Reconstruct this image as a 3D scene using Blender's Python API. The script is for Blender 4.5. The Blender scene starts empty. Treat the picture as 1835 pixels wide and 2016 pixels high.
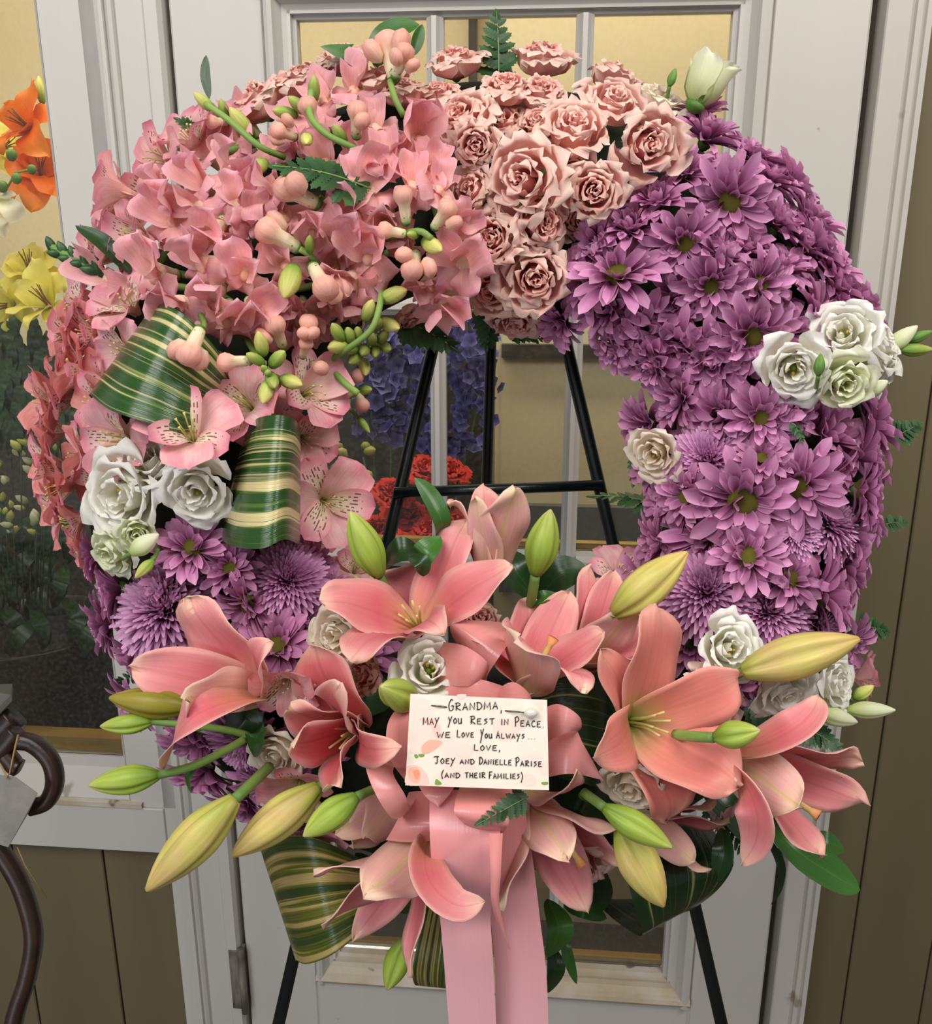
import bpy, math, random
from math import sin, cos, pi, radians, sqrt, atan2, exp
from mathutils import Vector, Matrix, Quaternion
V = Vector
random.seed(7)
SC = bpy.context.scene
COL = SC.collection

# ------------------------------------------------------------------ camera
FW, FH, FOC = 1835, 2016, 1838.0
PITCH = radians(16.6)
CAM = V((0, 0, 1.5))
FWD = V((0, cos(PITCH), -sin(PITCH)))
UPV = V((0, sin(PITCH), cos(PITCH)))
RGT = V((1, 0, 0))
cd = bpy.data.cameras.new('camera')
cd.sensor_fit = 'VERTICAL'
cd.sensor_height = 24.0
cd.lens = 24.0 * FOC / FH
cd.clip_start = 0.02
cam = bpy.data.objects.new('camera', cd)
cam.location = CAM
cam.rotation_euler = (pi / 2 - PITCH, 0, 0)
COL.objects.link(cam)
SC.camera = cam

# ------------------------------------------------------------------ light and exposure
w = bpy.data.worlds.new('shop_ambient')
SC.world = w
w.use_nodes = True
w.node_tree.nodes['Background'].inputs[0].default_value = (0.66, 0.65, 0.64, 1)
w.node_tree.nodes['Background'].inputs[1].default_value = 0.26
vs = SC.view_settings
vs.view_transform = 'Standard'
vs.look = 'None'
vs.exposure = 0.27
vs.gamma = 1.0
vs.use_curve_mapping = False
SC.cycles.use_denoising = True
SC.cycles.max_bounces = 8
SC.cycles.transparent_max_bounces = 16


def area(name, loc, tgt, sx, sy, watts, color):
    d = bpy.data.lights.new(name, 'AREA')
    d.shape = 'RECTANGLE'
    d.size, d.size_y, d.energy, d.color = sx, sy, watts, color
    o = bpy.data.objects.new(name, d)
    o.location = loc
    o.rotation_euler = (V(tgt) - V(loc)).to_track_quat('-Z', 'Y').to_euler()
    COL.objects.link(o)
    return o


area('shop_window_light', (-0.95, -0.75, 2.95), (0.0, 0.9, 1.15), 1.6, 1.2, 38, (1.0, 0.975, 0.935))
area('ceiling_light', (0.95, -0.1, 2.75), (0.15, 0.85, 1.2), 0.9, 0.7, 20, (1.0, 0.955, 0.89))
area('shop_door_light', (-1.75, -1.6, 0.75), (0.0, 1.0, 0.75), 0.8, 1.2, 12, (0.80, 0.89, 1.0))

# ------------------------------------------------------------------ helpers: objects
def tag(o, label=None, cat=None, group=None, kind=None):
    if label: o['label'] = label
    if cat: o['category'] = cat
    if group: o['group'] = group
    if kind: o['kind'] = kind
    return o


def link(name, data, mat=None, parent=None):
    o = bpy.data.objects.new(name, data)
    COL.objects.link(o)
    if parent is not None: o.parent = parent
    if mat is not None and data is not None and len(data.materials) == 0:
        data.materials.append(mat)
    return o


def empty(name, mat4=None, parent=None):
    o = bpy.data.objects.new(name, None)
    o.empty_display_size = 0.02
    if mat4 is not None: o.matrix_world = mat4
    COL.objects.link(o)
    if parent is not None: o.parent = parent
    return o


def mesh(name, vs_, fs, uvs=None, mats=(), smooth=True, fmat=None):
    m = bpy.data.meshes.new(name)
    m.from_pydata([tuple(v) for v in vs_], [], fs)
    if smooth: m.polygons.foreach_set('use_smooth', [True] * len(m.polygons))
    if uvs is not None:
        l = m.uv_layers.new(name='UVMap')
        vi = [0] * len(m.loops)
        m.loops.foreach_get('vertex_index', vi)
        flat = []
        for i in vi: flat += uvs[i]
        l.data.foreach_set('uv', flat)
    for x in mats: m.materials.append(x)
    if fmat: m.polygons.foreach_set('material_index', fmat)
    m.update()
    return m


def box_vf(x0, x1, y0, y1, z0, z1, c=0.0):
    if c <= 0:
        v = [(x, y, z) for x in (x0, x1) for y in (y0, y1) for z in (z0, z1)]
        return v, [(0, 1, 3, 2), (4, 6, 7, 5), (0, 4, 5, 1), (2, 3, 7, 6), (0, 2, 6, 4), (1, 5, 7, 3)]
    # chamfered on the viewer's side (low y)
    a = [(x0, y1, z0), (x1, y1, z0), (x1, y1, z1), (x0, y1, z1), (x0, y0 + c, z0), (x1, y0 + c, z0), (x1, y0 + c, z1), (x0, y0 + c, z1),
         (x0 + c, y0, z0 + c), (x1 - c, y0, z0 + c), (x1 - c, y0, z1 - c), (x0 + c, y0, z1 - c)]
    f = [(0, 1, 2, 3)[::-1], (8, 9, 10, 11)]
    for i in range(4):
        j = (i + 1) % 4
        f += [(i, j, 4 + j, 4 + i), (4 + i, 4 + j, 8 + j, 8 + i)]
    return a, f


def box(name, x0, x1, y0, y1, z0, z1, mat, parent=None, c=0.0, kind=None):
    v, f = box_vf(min(x0, x1), max(x0, x1), min(y0, y1), max(y0, y1), min(z0, z1), max(z0, z1), c)
    o = link(name, mesh(name, v, f, smooth=False), mat, parent)
    if kind: o['kind'] = kind
    return o


def frame_of(t, hint):
    t = t.normalized()
    s = t.cross(hint)
    if s.length < 1e-5: s = t.orthogonal()
    s.normalize()
    return t, s, s.cross(t).normalized()


def tube_vf(pts, rad, n=8, cap=True):
    pts = [V(p) for p in pts]
    k = len(pts)
    vs_, fs = [], []
    prev = None
    for i, p in enumerate(pts):
        t = (pts[min(i + 1, k - 1)] - pts[max(i - 1, 0)])
        if t.length < 1e-9: t = V((0, 0, 1))
        t.normalize()
        if prev is None: prev = t.orthogonal().normalized()
        a = (prev - t * prev.dot(t))
        a = a.normalized() if a.length > 1e-6 else t.orthogonal().normalized()
        prev = a
        b = t.cross(a)
        r = rad(i / max(1, k - 1)) if callable(rad) else rad
        for j in range(n):
            g = 2 * pi * j / n
            vs_.append(p + a * (r * cos(g)) + b * (r * sin(g)))
    for i in range(k - 1):
        for j in range(n):
            fs.append((i * n + j, i * n + (j + 1) % n, (i + 1) * n + (j + 1) % n, (i + 1) * n + j))
    if cap:
        fs.append(tuple(range(n))[::-1])
        fs.append(tuple((k - 1) * n + j for j in range(n)))
    uv = [((j / n), i / max(1, k - 1)) for i in range(k) for j in range(n)]
    return vs_, fs, uv


def tube(name, pts, rad, mat, parent=None, n=8):
    v, f, uv = tube_vf(pts, rad, n)
    return link(name, mesh(name, v, f, uv), mat, parent)


def catmull(pts, m):
    """m+1 samples along a Catmull-Rom curve through pts"""
    pts = [V(p) for p in pts]
    k = len(pts)
    if k == 2: return [pts[0].lerp(pts[1], i / m) for i in range(m + 1)]
    out = []
    for i in range(m + 1):
        x = i / m * (k - 1)
        s = min(int(x), k - 2)
        f = x - s
        p1, p2 = pts[s], pts[s + 1]
        p0 = pts[s - 1] if s > 0 else p1 * 2 - p2
        p3 = pts[s + 2] if s + 2 < k else p2 * 2 - p1
        out.append(0.5 * ((2 * p1) + (p2 - p0) * f + (2 * p0 - 5 * p1 + 4 * p2 - p3) * f * f + (3 * p1 - p0 - 3 * p2 + p3) * f ** 3))
    return out


def interp(xs, t):
    """xs: list of (t, value)"""
    if t <= xs[0][0]: return xs[0][1]
    for (a, va), (b, vb) in zip(xs, xs[1:]):
        if t <= b:
            f = (t - a) / (b - a)
            return va + (vb - va) * f
    return xs[-1][1]


# ------------------------------------------------------------------ helpers: materials
def nodes_of(name):
    m = bpy.data.materials.new(name)
    m.use_nodes = True
    nt = m.node_tree
    nt.nodes.clear()
    return m, nt, nt.nodes, nt.links


def srgb(r, g, b):
    f = lambda c: (c / 255 / 12.92) if c <= 10 else ((c / 255 + 0.055) / 1.055) ** 2.4
    return (f(r), f(g), f(b), 1)


def ramp(N, stops, interp_='LINEAR'):
    r = N.new('ShaderNodeValToRGB')
    e = r.color_ramp.elements
    while len(e) < len(stops): e.new(0.5)
    for x, (p, c) in zip(e, stops):
        x.position = p
        x.color = c
    r.color_ramp.interpolation = interp_
    return r


def math_n(N, L, op, a, b=None, clamp=False):
    n = N.new('ShaderNodeMath')
    n.operation = op
    n.use_clamp = clamp
    for i, x in enumerate((a, b)):
        if x is None: continue
        if isinstance(x, (int, float)): n.inputs[i].default_value = x
        else: L.new(x, n.inputs[i])
    return n.outputs[0]


def mix_n(N, L, fac, a, b, blend='MIX'):
    n = N.new('ShaderNodeMix')
    n.data_type = 'RGBA'
    n.blend_type = blend
    for i, x in ((0, fac), (6, a), (7, b)):
        if isinstance(x, (int, float)): n.inputs[i].default_value = x
        elif isinstance(x, tuple): n.inputs[i].default_value = x
        else: L.new(x, n.inputs[i])
    return n.outputs[2]


def surface_mat(name, c1, c2, scale=8, rough=0.5, bump=0.15, stretch=(1, 1, 1), detail=6, metallic=0.0, spots=None, coat=0.0, bscale=None):
    m, nt, N, L = nodes_of(name)
    tc = N.new('ShaderNodeTexCoord')
    mp = N.new('ShaderNodeMapping')
    mp.inputs['Scale'].default_value = stretch
    L.new(tc.outputs['Object'], mp.inputs[0])
    no = N.new('ShaderNodeTexNoise')
    no.inputs['Scale'].default_value = scale
    no.inputs['Detail'].default_value = detail
    L.new(mp.outputs[0], no.inputs['Vector'])
    r = ramp(N, [(0.3, c1), (0.7, c2)])
    L.new(no.outputs[0], r.inputs[0])
    col = r.outputs[0]
    if spots:
        n2 = N.new('ShaderNodeTexNoise')
        n2.inputs['Scale'].default_value = spots[1]
        n2.inputs['Detail'].default_value = 3
        L.new(tc.outputs['Object'], n2.inputs['Vector'])
        r2 = ramp(N, [(spots[2], (0, 0, 0, 1)), (spots[2] + 0.05, (1, 1, 1, 1))])
        L.new(n2.outputs[0], r2.inputs[0])
        col = mix_n(N, L, math_n(N, L, 'MULTIPLY', r2.outputs[0], spots[3]), col, spots[0])
    b = N.new('ShaderNodeBsdfPrincipled')
    L.new(col, b.inputs['Base Color'])
    b.inputs['Roughness'].default_value = rough
    b.inputs['Metallic'].default_value = metallic
    b.inputs['Coat Weight'].default_value = coat
    if bump:
        n3 = N.new('ShaderNodeTexNoise')
        n3.inputs['Scale'].default_value = bscale or scale * 12
        n3.inputs['Detail'].default_value = 4
        L.new(mp.outputs[0], n3.inputs['Vector'])
        bp = N.new('ShaderNodeBump')
        bp.inputs['Strength'].default_value = bump
        bp.inputs['Distance'].default_value = 0.002
        L.new(n3.outputs[0], bp.inputs['Height'])
        L.new(bp.outputs[0], b.inputs['Normal'])
    o = N.new('ShaderNodeOutputMaterial')
    L.new(b.outputs[0], o.inputs[0])
    return m


M = {}
M['paint'] = surface_mat('white_door_paint', srgb(194, 190, 183), srgb(207, 202, 195), 5, 0.42, 0.25, (1, 1, 0.12), spots=(srgb(110, 92, 70), 38, 0.73, 0.55))
M['paint_worn'] = surface_mat('worn_white_paint', srgb(188, 183, 175), srgb(203, 197, 189), 6, 0.45, 0.3, (1, 1, 0.3), spots=(srgb(120, 96, 62), 16, 0.66, 0.6))
M['ledge'] = surface_mat('stained_ledge_paint', srgb(176, 158, 124), srgb(205, 198, 186), 14, 0.5, 0.3, spots=(srgb(70, 52, 34), 22, 0.64, 0.8))
M['plank'] = surface_mat('olive_brown_plank_paint', srgb(104, 95, 70), srgb(118, 107, 80), 6, 0.42, 0.15, (1, 1, 0.1))
M['dark'] = surface_mat('dark_crack', srgb(28, 24, 20), srgb(45, 38, 30), 20, 0.8, 0)
M['gap'] = surface_mat('weatherstrip', srgb(70, 64, 56), srgb(96, 88, 76), 20, 0.6, 0)
M['hinge'] = surface_mat('rusty_painted_hinge', srgb(44, 34, 26), srgb(150, 142, 132), 60, 0.55, 0.4, (1, 1, 0.25))
M['warm_glint'] = surface_mat('warm_lit_glazing_strip', srgb(190, 150, 70), srgb(214, 180, 104), 12, 0.35, 0.1, metallic=0.5)  # gold colour paints warm cooler light and its reflection onto the glazing strips
M['cream'] = surface_mat('cream_cooler_wall', srgb(226, 211, 174), srgb(232, 218, 184), 3, 0.6, 0.1)
M['cooler_dark'] = surface_mat('dark_cooler_panel', srgb(46, 42, 36), srgb(62, 56, 48), 10, 0.6, 0.1)
M['floor'] = surface_mat('dark_floor', srgb(70, 60, 48), srgb(92, 80, 64), 6, 0.5, 0.2)
M['steel'] = surface_mat('black_green_easel_enamel', srgb(14, 22, 22), srgb(20, 32, 32), 30, 0.28, 0.1)
M['iron'] = surface_mat('dark_brown_scroll_wood', srgb(42, 26, 18), srgb(62, 40, 27), 14, 0.35, 0.1, (1, 1, 4))
M['tagpaper'] = surface_mat('worn_tag_paper', srgb(122, 118, 114), srgb(156, 150, 142), 25, 0.7, 0.2, spots=(srgb(110, 88, 60), 12, 0.6, 0.6))
M['twine'] = surface_mat('jute_twine', srgb(150, 118, 70), srgb(186, 154, 100), 120, 0.8, 0)
M['bucket'] = surface_mat('black_bucket_plastic', srgb(20, 21, 20), srgb(34, 34, 32), 8, 0.4, 0)
M['grey_metal'] = surface_mat('grey_cooler_metal', srgb(84, 84, 80), srgb(112, 112, 106), 6, 0.4, 0)


def glass_mat():
    m, nt, N, L = nodes_of('dusty_window_glass')
    tr = N.new('ShaderNodeBsdfTransparent')
    tr.inputs[0].default_value = (0.93, 0.94, 0.92, 1)
    gl = N.new('ShaderNodeBsdfGlossy')
    gl.inputs['Roughness'].default_value = 0.06
    df = N.new('ShaderNodeBsdfDiffuse')
    df.inputs[0].default_value = srgb(200, 196, 184)
    lw = N.new('ShaderNodeFresnel')
    lw.inputs[0].default_value = 1.45
    mx = N.new('ShaderNodeMixShader')
    L.new(lw.outputs[0], mx.inputs[0])
    L.new(tr.outputs[0], mx.inputs[1])
    L.new(gl.outputs[0], mx.inputs[2])
    tc = N.new('ShaderNodeTexCoord')
    no = N.new('ShaderNodeTexNoise')
    no.inputs['Scale'].default_value = 160
    no.inputs['Detail'].default_value = 6
    L.new(tc.outputs['Object'], no.inputs['Vector'])
    r = ramp(N, [(0.45, (0.01, 0.01, 0.01, 1)), (0.85, (0.07, 0.07, 0.07, 1))])
    L.new(no.outputs[0], r.inputs[0])
    m2 = N.new('ShaderNodeMixShader')
    L.new(r.outputs[0], m2.inputs[0])
    L.new(mx.outputs[0], m2.inputs[1])
    L.new(df.outputs[0], m2.inputs[2])
    o = N.new('ShaderNodeOutputMaterial')
    L.new(m2.outputs[0], o.inputs[0])
    return m


M['glass'] = glass_mat()

# ------------------------------------------------------------------ the door wall (turned 5 degrees to the camera)
YAW = radians(5.1)
DOOR = Matrix.Translation((0, 1.25, 0)) @ Matrix.Rotation(-YAW, 4, 'Z')   # x along the wall, y into it, z up
GH = 0.034        # glass lies this deep


def struct(name):
    return tag(empty(name, DOOR), kind='structure')


XL, XR, ZT, ZB = -0.369, 0.475, 2.05, 0.06
gx = [(-0.214, -0.051), (-0.030, 0.133), (0.155, 0.319)]
gz = [(1.420, 1.755), (1.064, 1.395), (0.700, 1.036), (0.345, 0.675)]
door = struct('door_1')
door['label'] = 'white painted glazed cooler door with twelve panes behind the wreath'
box('stile', XL, -0.250, 0, 0.045, ZB, ZT, M['paint'], door, 0.003)
box('stile', 0.362, XR, 0, 0.045, ZB, ZT, M['paint'], door, 0.003)
box('top_rail', -0.250, 0.362, 0, 0.045, 1.79, ZT, M['paint'], door, 0.003)
box('bottom_rail', -0.250, 0.362, 0, 0.045, ZB, 0.303, M['paint'], door, 0.003)


def mould(name, poly, a, b, along, mat, parent):
    """profile poly [(offset, depth)] swept along x or z"""
    vs_, fs = [], []
    k = len(poly)
    for e in (a, b):
        for (o_, d) in poly:
            vs_.append((o_, d, e) if along == 'z' else (e, d, o_))
    for i in range(k - 1): fs.append((i, i + 1, k + i + 1, k + i))
    return link(name, mesh(name, vs_, fs, smooth=False), mat, parent)


# ogee moulding round the glazed field
ml = [(-0.250, 0.0), (-0.248, -0.006), (-0.243, -0.009), (-0.238, -0.006), (-0.235, 0.001), (-0.230, 0.010), (-0.224, 0.013), (-0.220, 0.013), (-0.219, 0.020), (-0.2145, 0.022), (-0.214, GH + 0.004)]
mould('moulding', ml, 0.303, 1.79, 'z', M['paint'], door)
mr = [(0.362 + (-0.250 - o_) * 1.18, d) for o_, d in ml]
mould('moulding', mr, 0.303, 1.79, 'z', M['paint'], door)
mt = [(1.79 - (o_ + 0.250) * 0.97, d) for o_, d in ml]
mould('moulding', mt, -0.250, 0.362, 'x', M['paint'], door)
mb = [(0.303 + (o_ + 0.250) * 1.16, d) for o_, d in ml]
mould('moulding', mb, -0.250, 0.362, 'x', M['ledge'], door)
for (a, b) in ((-0.051, -0.030), (0.133, 0.155)):
    c = (a + b) / 2
    mould('muntin', [(a, GH + 0.004), (a, 0.022), (a + 0.004, 0.017), (c - 0.003, 0.009), (c + 0.003, 0.009), (b - 0.004, 0.017), (b, 0.022), (b, GH + 0.004)], 0.345, 1.755, 'z', M['paint'], door)
for z0, z1 in ((1.395, 1.420), (1.036, 1.064), (0.675, 0.700)):
    c = (z0 + z1) / 2
    for a, b in gx:
        mould('muntin', [(z0, GH + 0.004), (z0, 0.022), (z0 + 0.005, 0.016), (c - 0.004, 0.0105), (c + 0.004, 0.0105), (z1 - 0.004, 0.020), (z1, GH + 0.004)], a, b, 'x', M['paint_worn'], door)
for a, b in gx:
    for z0, z1 in gz:
        box('pane', a, b, GH, GH + 0.003, z0, z1, M['glass'], door)
        box('glazing_strip', a, b, GH + 0.006, GH + 0.02, z0 - 0.002, z0 + 0.009, M['warm_glint'], door)
# hinge
hg = link('hinge', mesh('hinge', *box_vf(-0.394, -0.370, -0.014, 0.004, 0.245, 0.365, 0.002), smooth=False), M['hinge'], door)
hv, hf, hu = tube_vf([(-0.3725, -0.014, 0.240), (-0.3725, -0.014, 0.370)], 0.006, 10)
link('hinge_pin', mesh('hinge_pin', hv, hf), M['hinge'], hg)

# jamb casing left of the door
cas = struct('trim_1')
cas['label'] = 'white painted door casing with twin beads beside the window post'
mould('casing', [(-0.486, 0.03), (-0.486, 0.004), (-0.461, 0.004), (-0.461, -0.008), (-0.455, -0.010), (-0.4505, -0.010), (-0.449, -0.005), (-0.446, -0.010), (-0.442, -0.013), (-0.438, -0.010), (-0.436, -0.005), (-0.433, -0.009),
                 (-0.399, -0.009), (-0.396, -0.012), (-0.380, -0.012), (-0.376, -0.004), (-0.376, 0.05)], ZB - 0.05, ZT + 0.1, 'z', M['paint'], cas)
box('gap', -0.377, -0.368, 0.035, 0.05, ZB, ZT, M['dark'], cas)
cas2 = struct('trim_2')
cas2['label'] = 'white painted casing at the latch side of the door'
mould('casing', [(0.489, 0.05), (0.489, -0.006), (0.4905, -0.008), (0.517, -0.008), (0.5185, -0.004), (0.521, -0.004), (0.5225, -0.009), (0.529, -0.009), (0.5305, -0.004), (0.533, -0.004), (0.5345, -0.008), (0.541, -0.008), (0.5415, 0.06)], ZB - 0.05, ZT + 0.1, 'z', M['paint_worn'], cas2)
box('gap', 0.474, 0.490, 0.030, 0.05, ZB, ZT, M['gap'], cas2)

# window left of the door, with its post and rails
win = struct('window_1')
win['label'] = 'fixed cooler window in a white frame left of the door'
box('post', -0.541, -0.461, 0.004, 0.06, 0.618, ZT + 0.1, M['paint'], win, 0.001)
mould('jamb', [(-0.541, 0.004), (-0.543, 0.012), (-0.556, 0.028), (-0.556, 0.046)], 0.62, ZT + 0.1, 'z', M['paint'], win)
mould('sill', [(0.618, 0.004), (0.630, 0.006), (0.640, 0.012), (0.672, 0.030), (0.690, 0.032), (0.690, 0.046)], -1.25, -0.541, 'x', M['paint_worn'], win)
mould('ledge', [(0.6185, -0.002), (0.6265, -0.002), (0.6285, 0.005)], -1.25, -0.52, 'x', M['ledge'], win)
box('bottom_rail', -1.25, -0.486, 0.0, 0.05, 0.536, 0.618, M['paint'], win, 0.001)
box('pane', -1.25, -0.556, 0.036, 0.039, 0.69, 2.1, M['glass'], win)
box('glazing_strip', -1.25, -0.556, 0.045, 0.075, 0.685, 0.714, M['warm_glint'], win)
# plank wall under the window
wl = struct('wall_left')
xs = [-1.25, -0.93, -0.770, -0.611, -0.46]
for a, b in zip(xs, xs[1:]):
    box('plank', a + 0.0015, b - 0.0015, 0.025, 0.045, -0.02, 0.55, M['plank'], wl, 0.002)
box('backing', -1.25, -0.46, 0.034, 0.05, -0.02, 0.54, M['dark'], wl)
# plank wall right of the casing
wr = struct('wall_right')
xs = [0.541, 0.622, 0.745, 0.87, 1.0, 1.13, 1.26, 1.39, 1.52, 1.65]
for a, b in zip(xs, xs[1:]):
    box('plank', a + 0.0012, b - 0.0012, 0.05, 0.07, -0.02, 2.2, M['plank'], wr, 0.002)
box('backing', 0.541, 1.65, 0.06, 0.08, -0.02, 2.2, M['dark'], wr)
wf_ = struct('wall_far')
box('panel', -3.0, -1.25, 0.0, 0.06, -0.02, 2.6, M['paint'], wf_)
wt = struct('wall_top')
box('lintel', -1.25, 1.65, 0.0, 0.06, ZT + 0.02, 2.6, M['paint'], wt)
fl = box('floor', -3, 3, -3, 0.06, -0.05, 0.0, M['floor'])
fl['kind'] = 'structure'
fl.matrix_world = DOOR
# cooler interior
cb = struct('wall_back')
box('panel', -1.9, 0.012, 0.95, 1.0, -0.02, 2.4, M['cream'], cb)
box('panel', 0.012, 1.6, 0.55, 0.6, -0.02, 2.4, M['cream'], cb)
box('return_panel', 0.008, 0.02, 0.55, 0.96, -0.02, 2.4, M['cream'], cb)
box('side_panel', -1.95, -1.9, 0.06, 1.0, -0.02, 2.4, M['cream'], cb)
box('side_panel', 1.6, 1.65, 0.06, 1.0, -0.02, 2.4, M['cream'], cb)
box('rail', 0.02, 1.6, 0.53, 0.55, 0.80, 0.985, M['grey_metal'], cb)
box('rail', 0.02, 1.6, 0.53, 0.55, 1.275, 1.30, M['cooler_dark'], cb)
box('post', 0.545, 0.565, 0.5, 0.55, -0.02, 2.4, M['cooler_dark'], cb)
box('post', -0.075, -0.06, 0.90, 0.95, -0.02, 2.4, M['cooler_dark'], cb)
box('rail', 0.545, 1.2, 0.5, 0.54, 1.62, 1.64, M['cooler_dark'], cb)
cc = box('ceiling', -1.95, 1.65, 0.06, 1.0, 2.4, 2.45, M['cream'])
cc['kind'] = 'structure'
cc.matrix_world = DOOR
cf = box('floor_cooler', -1.95, 1.65, 0.06, 1.0, -0.06, -0.01, M['cooler_dark'])
cf['kind'] = 'structure'
cf.matrix_world = DOOR
area('cooler_tube_light', DOOR @ V((-0.15, 0.30, 2.36)), DOOR @ V((-0.15, 0.5, 0)), 2.6, 0.12, 17, (1.0, 0.90, 0.72))

# ================================================================== petal and leaf materials
def petal_mat(name, stops, edge=None, edge_pow=3.0, edge_fac=0.8, vein=0.18, rough=0.5, transl=0.22, var=0.12, streak=None, midrib=None, spec=0.3, tipgreen=None, blotch=None):
    """stops: colour along the petal, base to tip; edge: colour towards the rim; streak: (colour, v0, v1, lines)"""
    m, nt, N, L = nodes_of(name)
    uv = N.new('ShaderNodeUVMap')
    sx = N.new('ShaderNodeSeparateXYZ')
    L.new(uv.outputs[0], sx.inputs[0])
    u, v = sx.outputs[0], sx.outputs[1]
    oi = N.new('ShaderNodeObjectInfo')
    # fine veins run along the petal
    cb = N.new('ShaderNodeCombineXYZ')
    L.new(math_n(N, L, 'MULTIPLY', u, 26.0), cb.inputs[0])
    L.new(math_n(N, L, 'MULTIPLY', v, 2.2), cb.inputs[1])
    L.new(math_n(N, L, 'MULTIPLY', oi.outputs['Random'], 37.0), cb.inputs[2])
    nz = N.new('ShaderNodeTexNoise')
    nz.inputs['Scale'].default_value = 1.0
    nz.inputs['Detail'].default_value = 3
    L.new(cb.outputs[0], nz.inputs['Vector'])
    r = ramp(N, stops)
    L.new(v, r.inputs[0])
    col = r.outputs[0]
    au = math_n(N, L, 'ABSOLUTE', math_n(N, L, 'MULTIPLY', math_n(N, L, 'SUBTRACT', u, 0.5), 2.0))
    if blotch:
        cb3 = N.new('ShaderNodeCombineXYZ')
        L.new(math_n(N, L, 'MULTIPLY', u, 3.0), cb3.inputs[0])
        L.new(math_n(N, L, 'MULTIPLY', v, 3.0), cb3.inputs[1])
        L.new(math_n(N, L, 'MULTIPLY', oi.outputs['Random'], 91.0), cb3.inputs[2])
        nb = N.new('ShaderNodeTexNoise')
        nb.inputs['Scale'].default_value = 1.0
        L.new(cb3.outputs[0], nb.inputs['Vector'])
        rb = ramp(N, [(0.42, (0, 0, 0, 1)), (0.68, (1, 1, 1, 1))])
        L.new(nb.outputs[0], rb.inputs[0])
        col = mix_n(N, L, math_n(N, L, 'MULTIPLY', rb.outputs[0], blotch[1]), col, blotch[0])
    if edge:
        e = math_n(N, L, 'MAXIMUM', math_n(N, L, 'POWER', au, edge_pow), math_n(N, L, 'POWER', v, edge_pow * 2.2))
        col = mix_n(N, L, math_n(N, L, 'MULTIPLY', e, edge_fac), col, edge)
    if midrib:
        g = math_n(N, L, 'SUBTRACT', 1.0, math_n(N, L, 'MULTIPLY', au, midrib[1]), clamp=True)
        g = math_n(N, L, 'MULTIPLY', g, midrib[2])
        col = mix_n(N, L, g, col, midrib[0])
    if streak:
        sc, v0, v1, nl = streak
        x = math_n(N, L, 'MULTIPLY', u, float(nl))
        fl = math_n(N, L, 'FLOOR', x)
        fr = math_n(N, L, 'ABSOLUTE', math_n(N, L, 'SUBTRACT', math_n(N, L, 'FRACT', x), 0.5))
        thin = math_n(N, L, 'LESS_THAN', fr, 0.20)
        c2 = N.new('ShaderNodeCombineXYZ')
        L.new(math_n(N, L, 'ADD', math_n(N, L, 'MULTIPLY', fl, 7.31), math_n(N, L, 'MULTIPLY', oi.outputs['Random'], 53.0)), c2.inputs[0])
        L.new(math_n(N, L, 'MULTIPLY', v, 13.0), c2.inputs[1])
        n2 = N.new('ShaderNodeTexNoise')
        n2.noise_dimensions = '2D'
        n2.inputs['Scale'].default_value = 1.0
        n2.inputs['Detail'].default_value = 0
        L.new(c2.outputs[0], n2.inputs['Vector'])
        dash = math_n(N, L, 'GREATER_THAN', n2.outputs[0], 0.52)
        k = math_n(N, L, 'MULTIPLY', thin, dash)
        k = math_n(N, L, 'MULTIPLY', k, math_n(N, L, 'GREATER_THAN', v, v0))
        k = math_n(N, L, 'MULTIPLY', k, math_n(N, L, 'LESS_THAN', v, v1))
        k = math_n(N, L, 'MULTIPLY', k, math_n(N, L, 'LESS_THAN', au, 0.82))
        col = mix_n(N, L, math_n(N, L, 'MULTIPLY', k, 0.85), col, sc)
    # veins and the small differences between one flower and the next
    k = math_n(N, L, 'ADD', math_n(N, L, 'MULTIPLY', math_n(N, L, 'SUBTRACT', nz.outputs[0], 0.5), vein * 2), 1.0)
    k = math_n(N, L, 'MULTIPLY', k, math_n(N, L, 'ADD', math_n(N, L, 'MULTIPLY', math_n(N, L, 'SUBTRACT', oi.outputs['Random'], 0.5), var * 2), 1.0))
    cm = N.new('ShaderNodeCombineColor')
    for i in range(3): L.new(k, cm.inputs[i])
    col = mix_n(N, L, 1.0, col, cm.outputs[0], 'MULTIPLY')
    b = N.new('ShaderNodeBsdfPrincipled')
    L.new(col, b.inputs['Base Color'])
    b.inputs['Roughness'].default_value = rough
    b.inputs['Specular IOR Level'].default_value = spec
    bp = N.new('ShaderNodeBump')
    bp.inputs['Strength'].default_value = 0.25
    bp.inputs['Distance'].default_value = 0.0006
    L.new(nz.outputs[0], bp.inputs['Height'])
    L.new(bp.outputs[0], b.inputs['Normal'])
    o = N.new('ShaderNodeOutputMaterial')
    if transl > 0:
        t = N.new('ShaderNodeBsdfTranslucent')
        L.new(col, t.inputs[0])
        mx = N.new('ShaderNodeMixShader')
        mx.inputs[0].default_value = transl
        L.new(b.outputs[0], mx.inputs[1])
        L.new(t.outputs[0], mx.inputs[2])
        L.new(mx.outputs[0], o.inputs[0])
    else:
        L.new(b.outputs[0], o.inputs[0])
    return m


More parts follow.
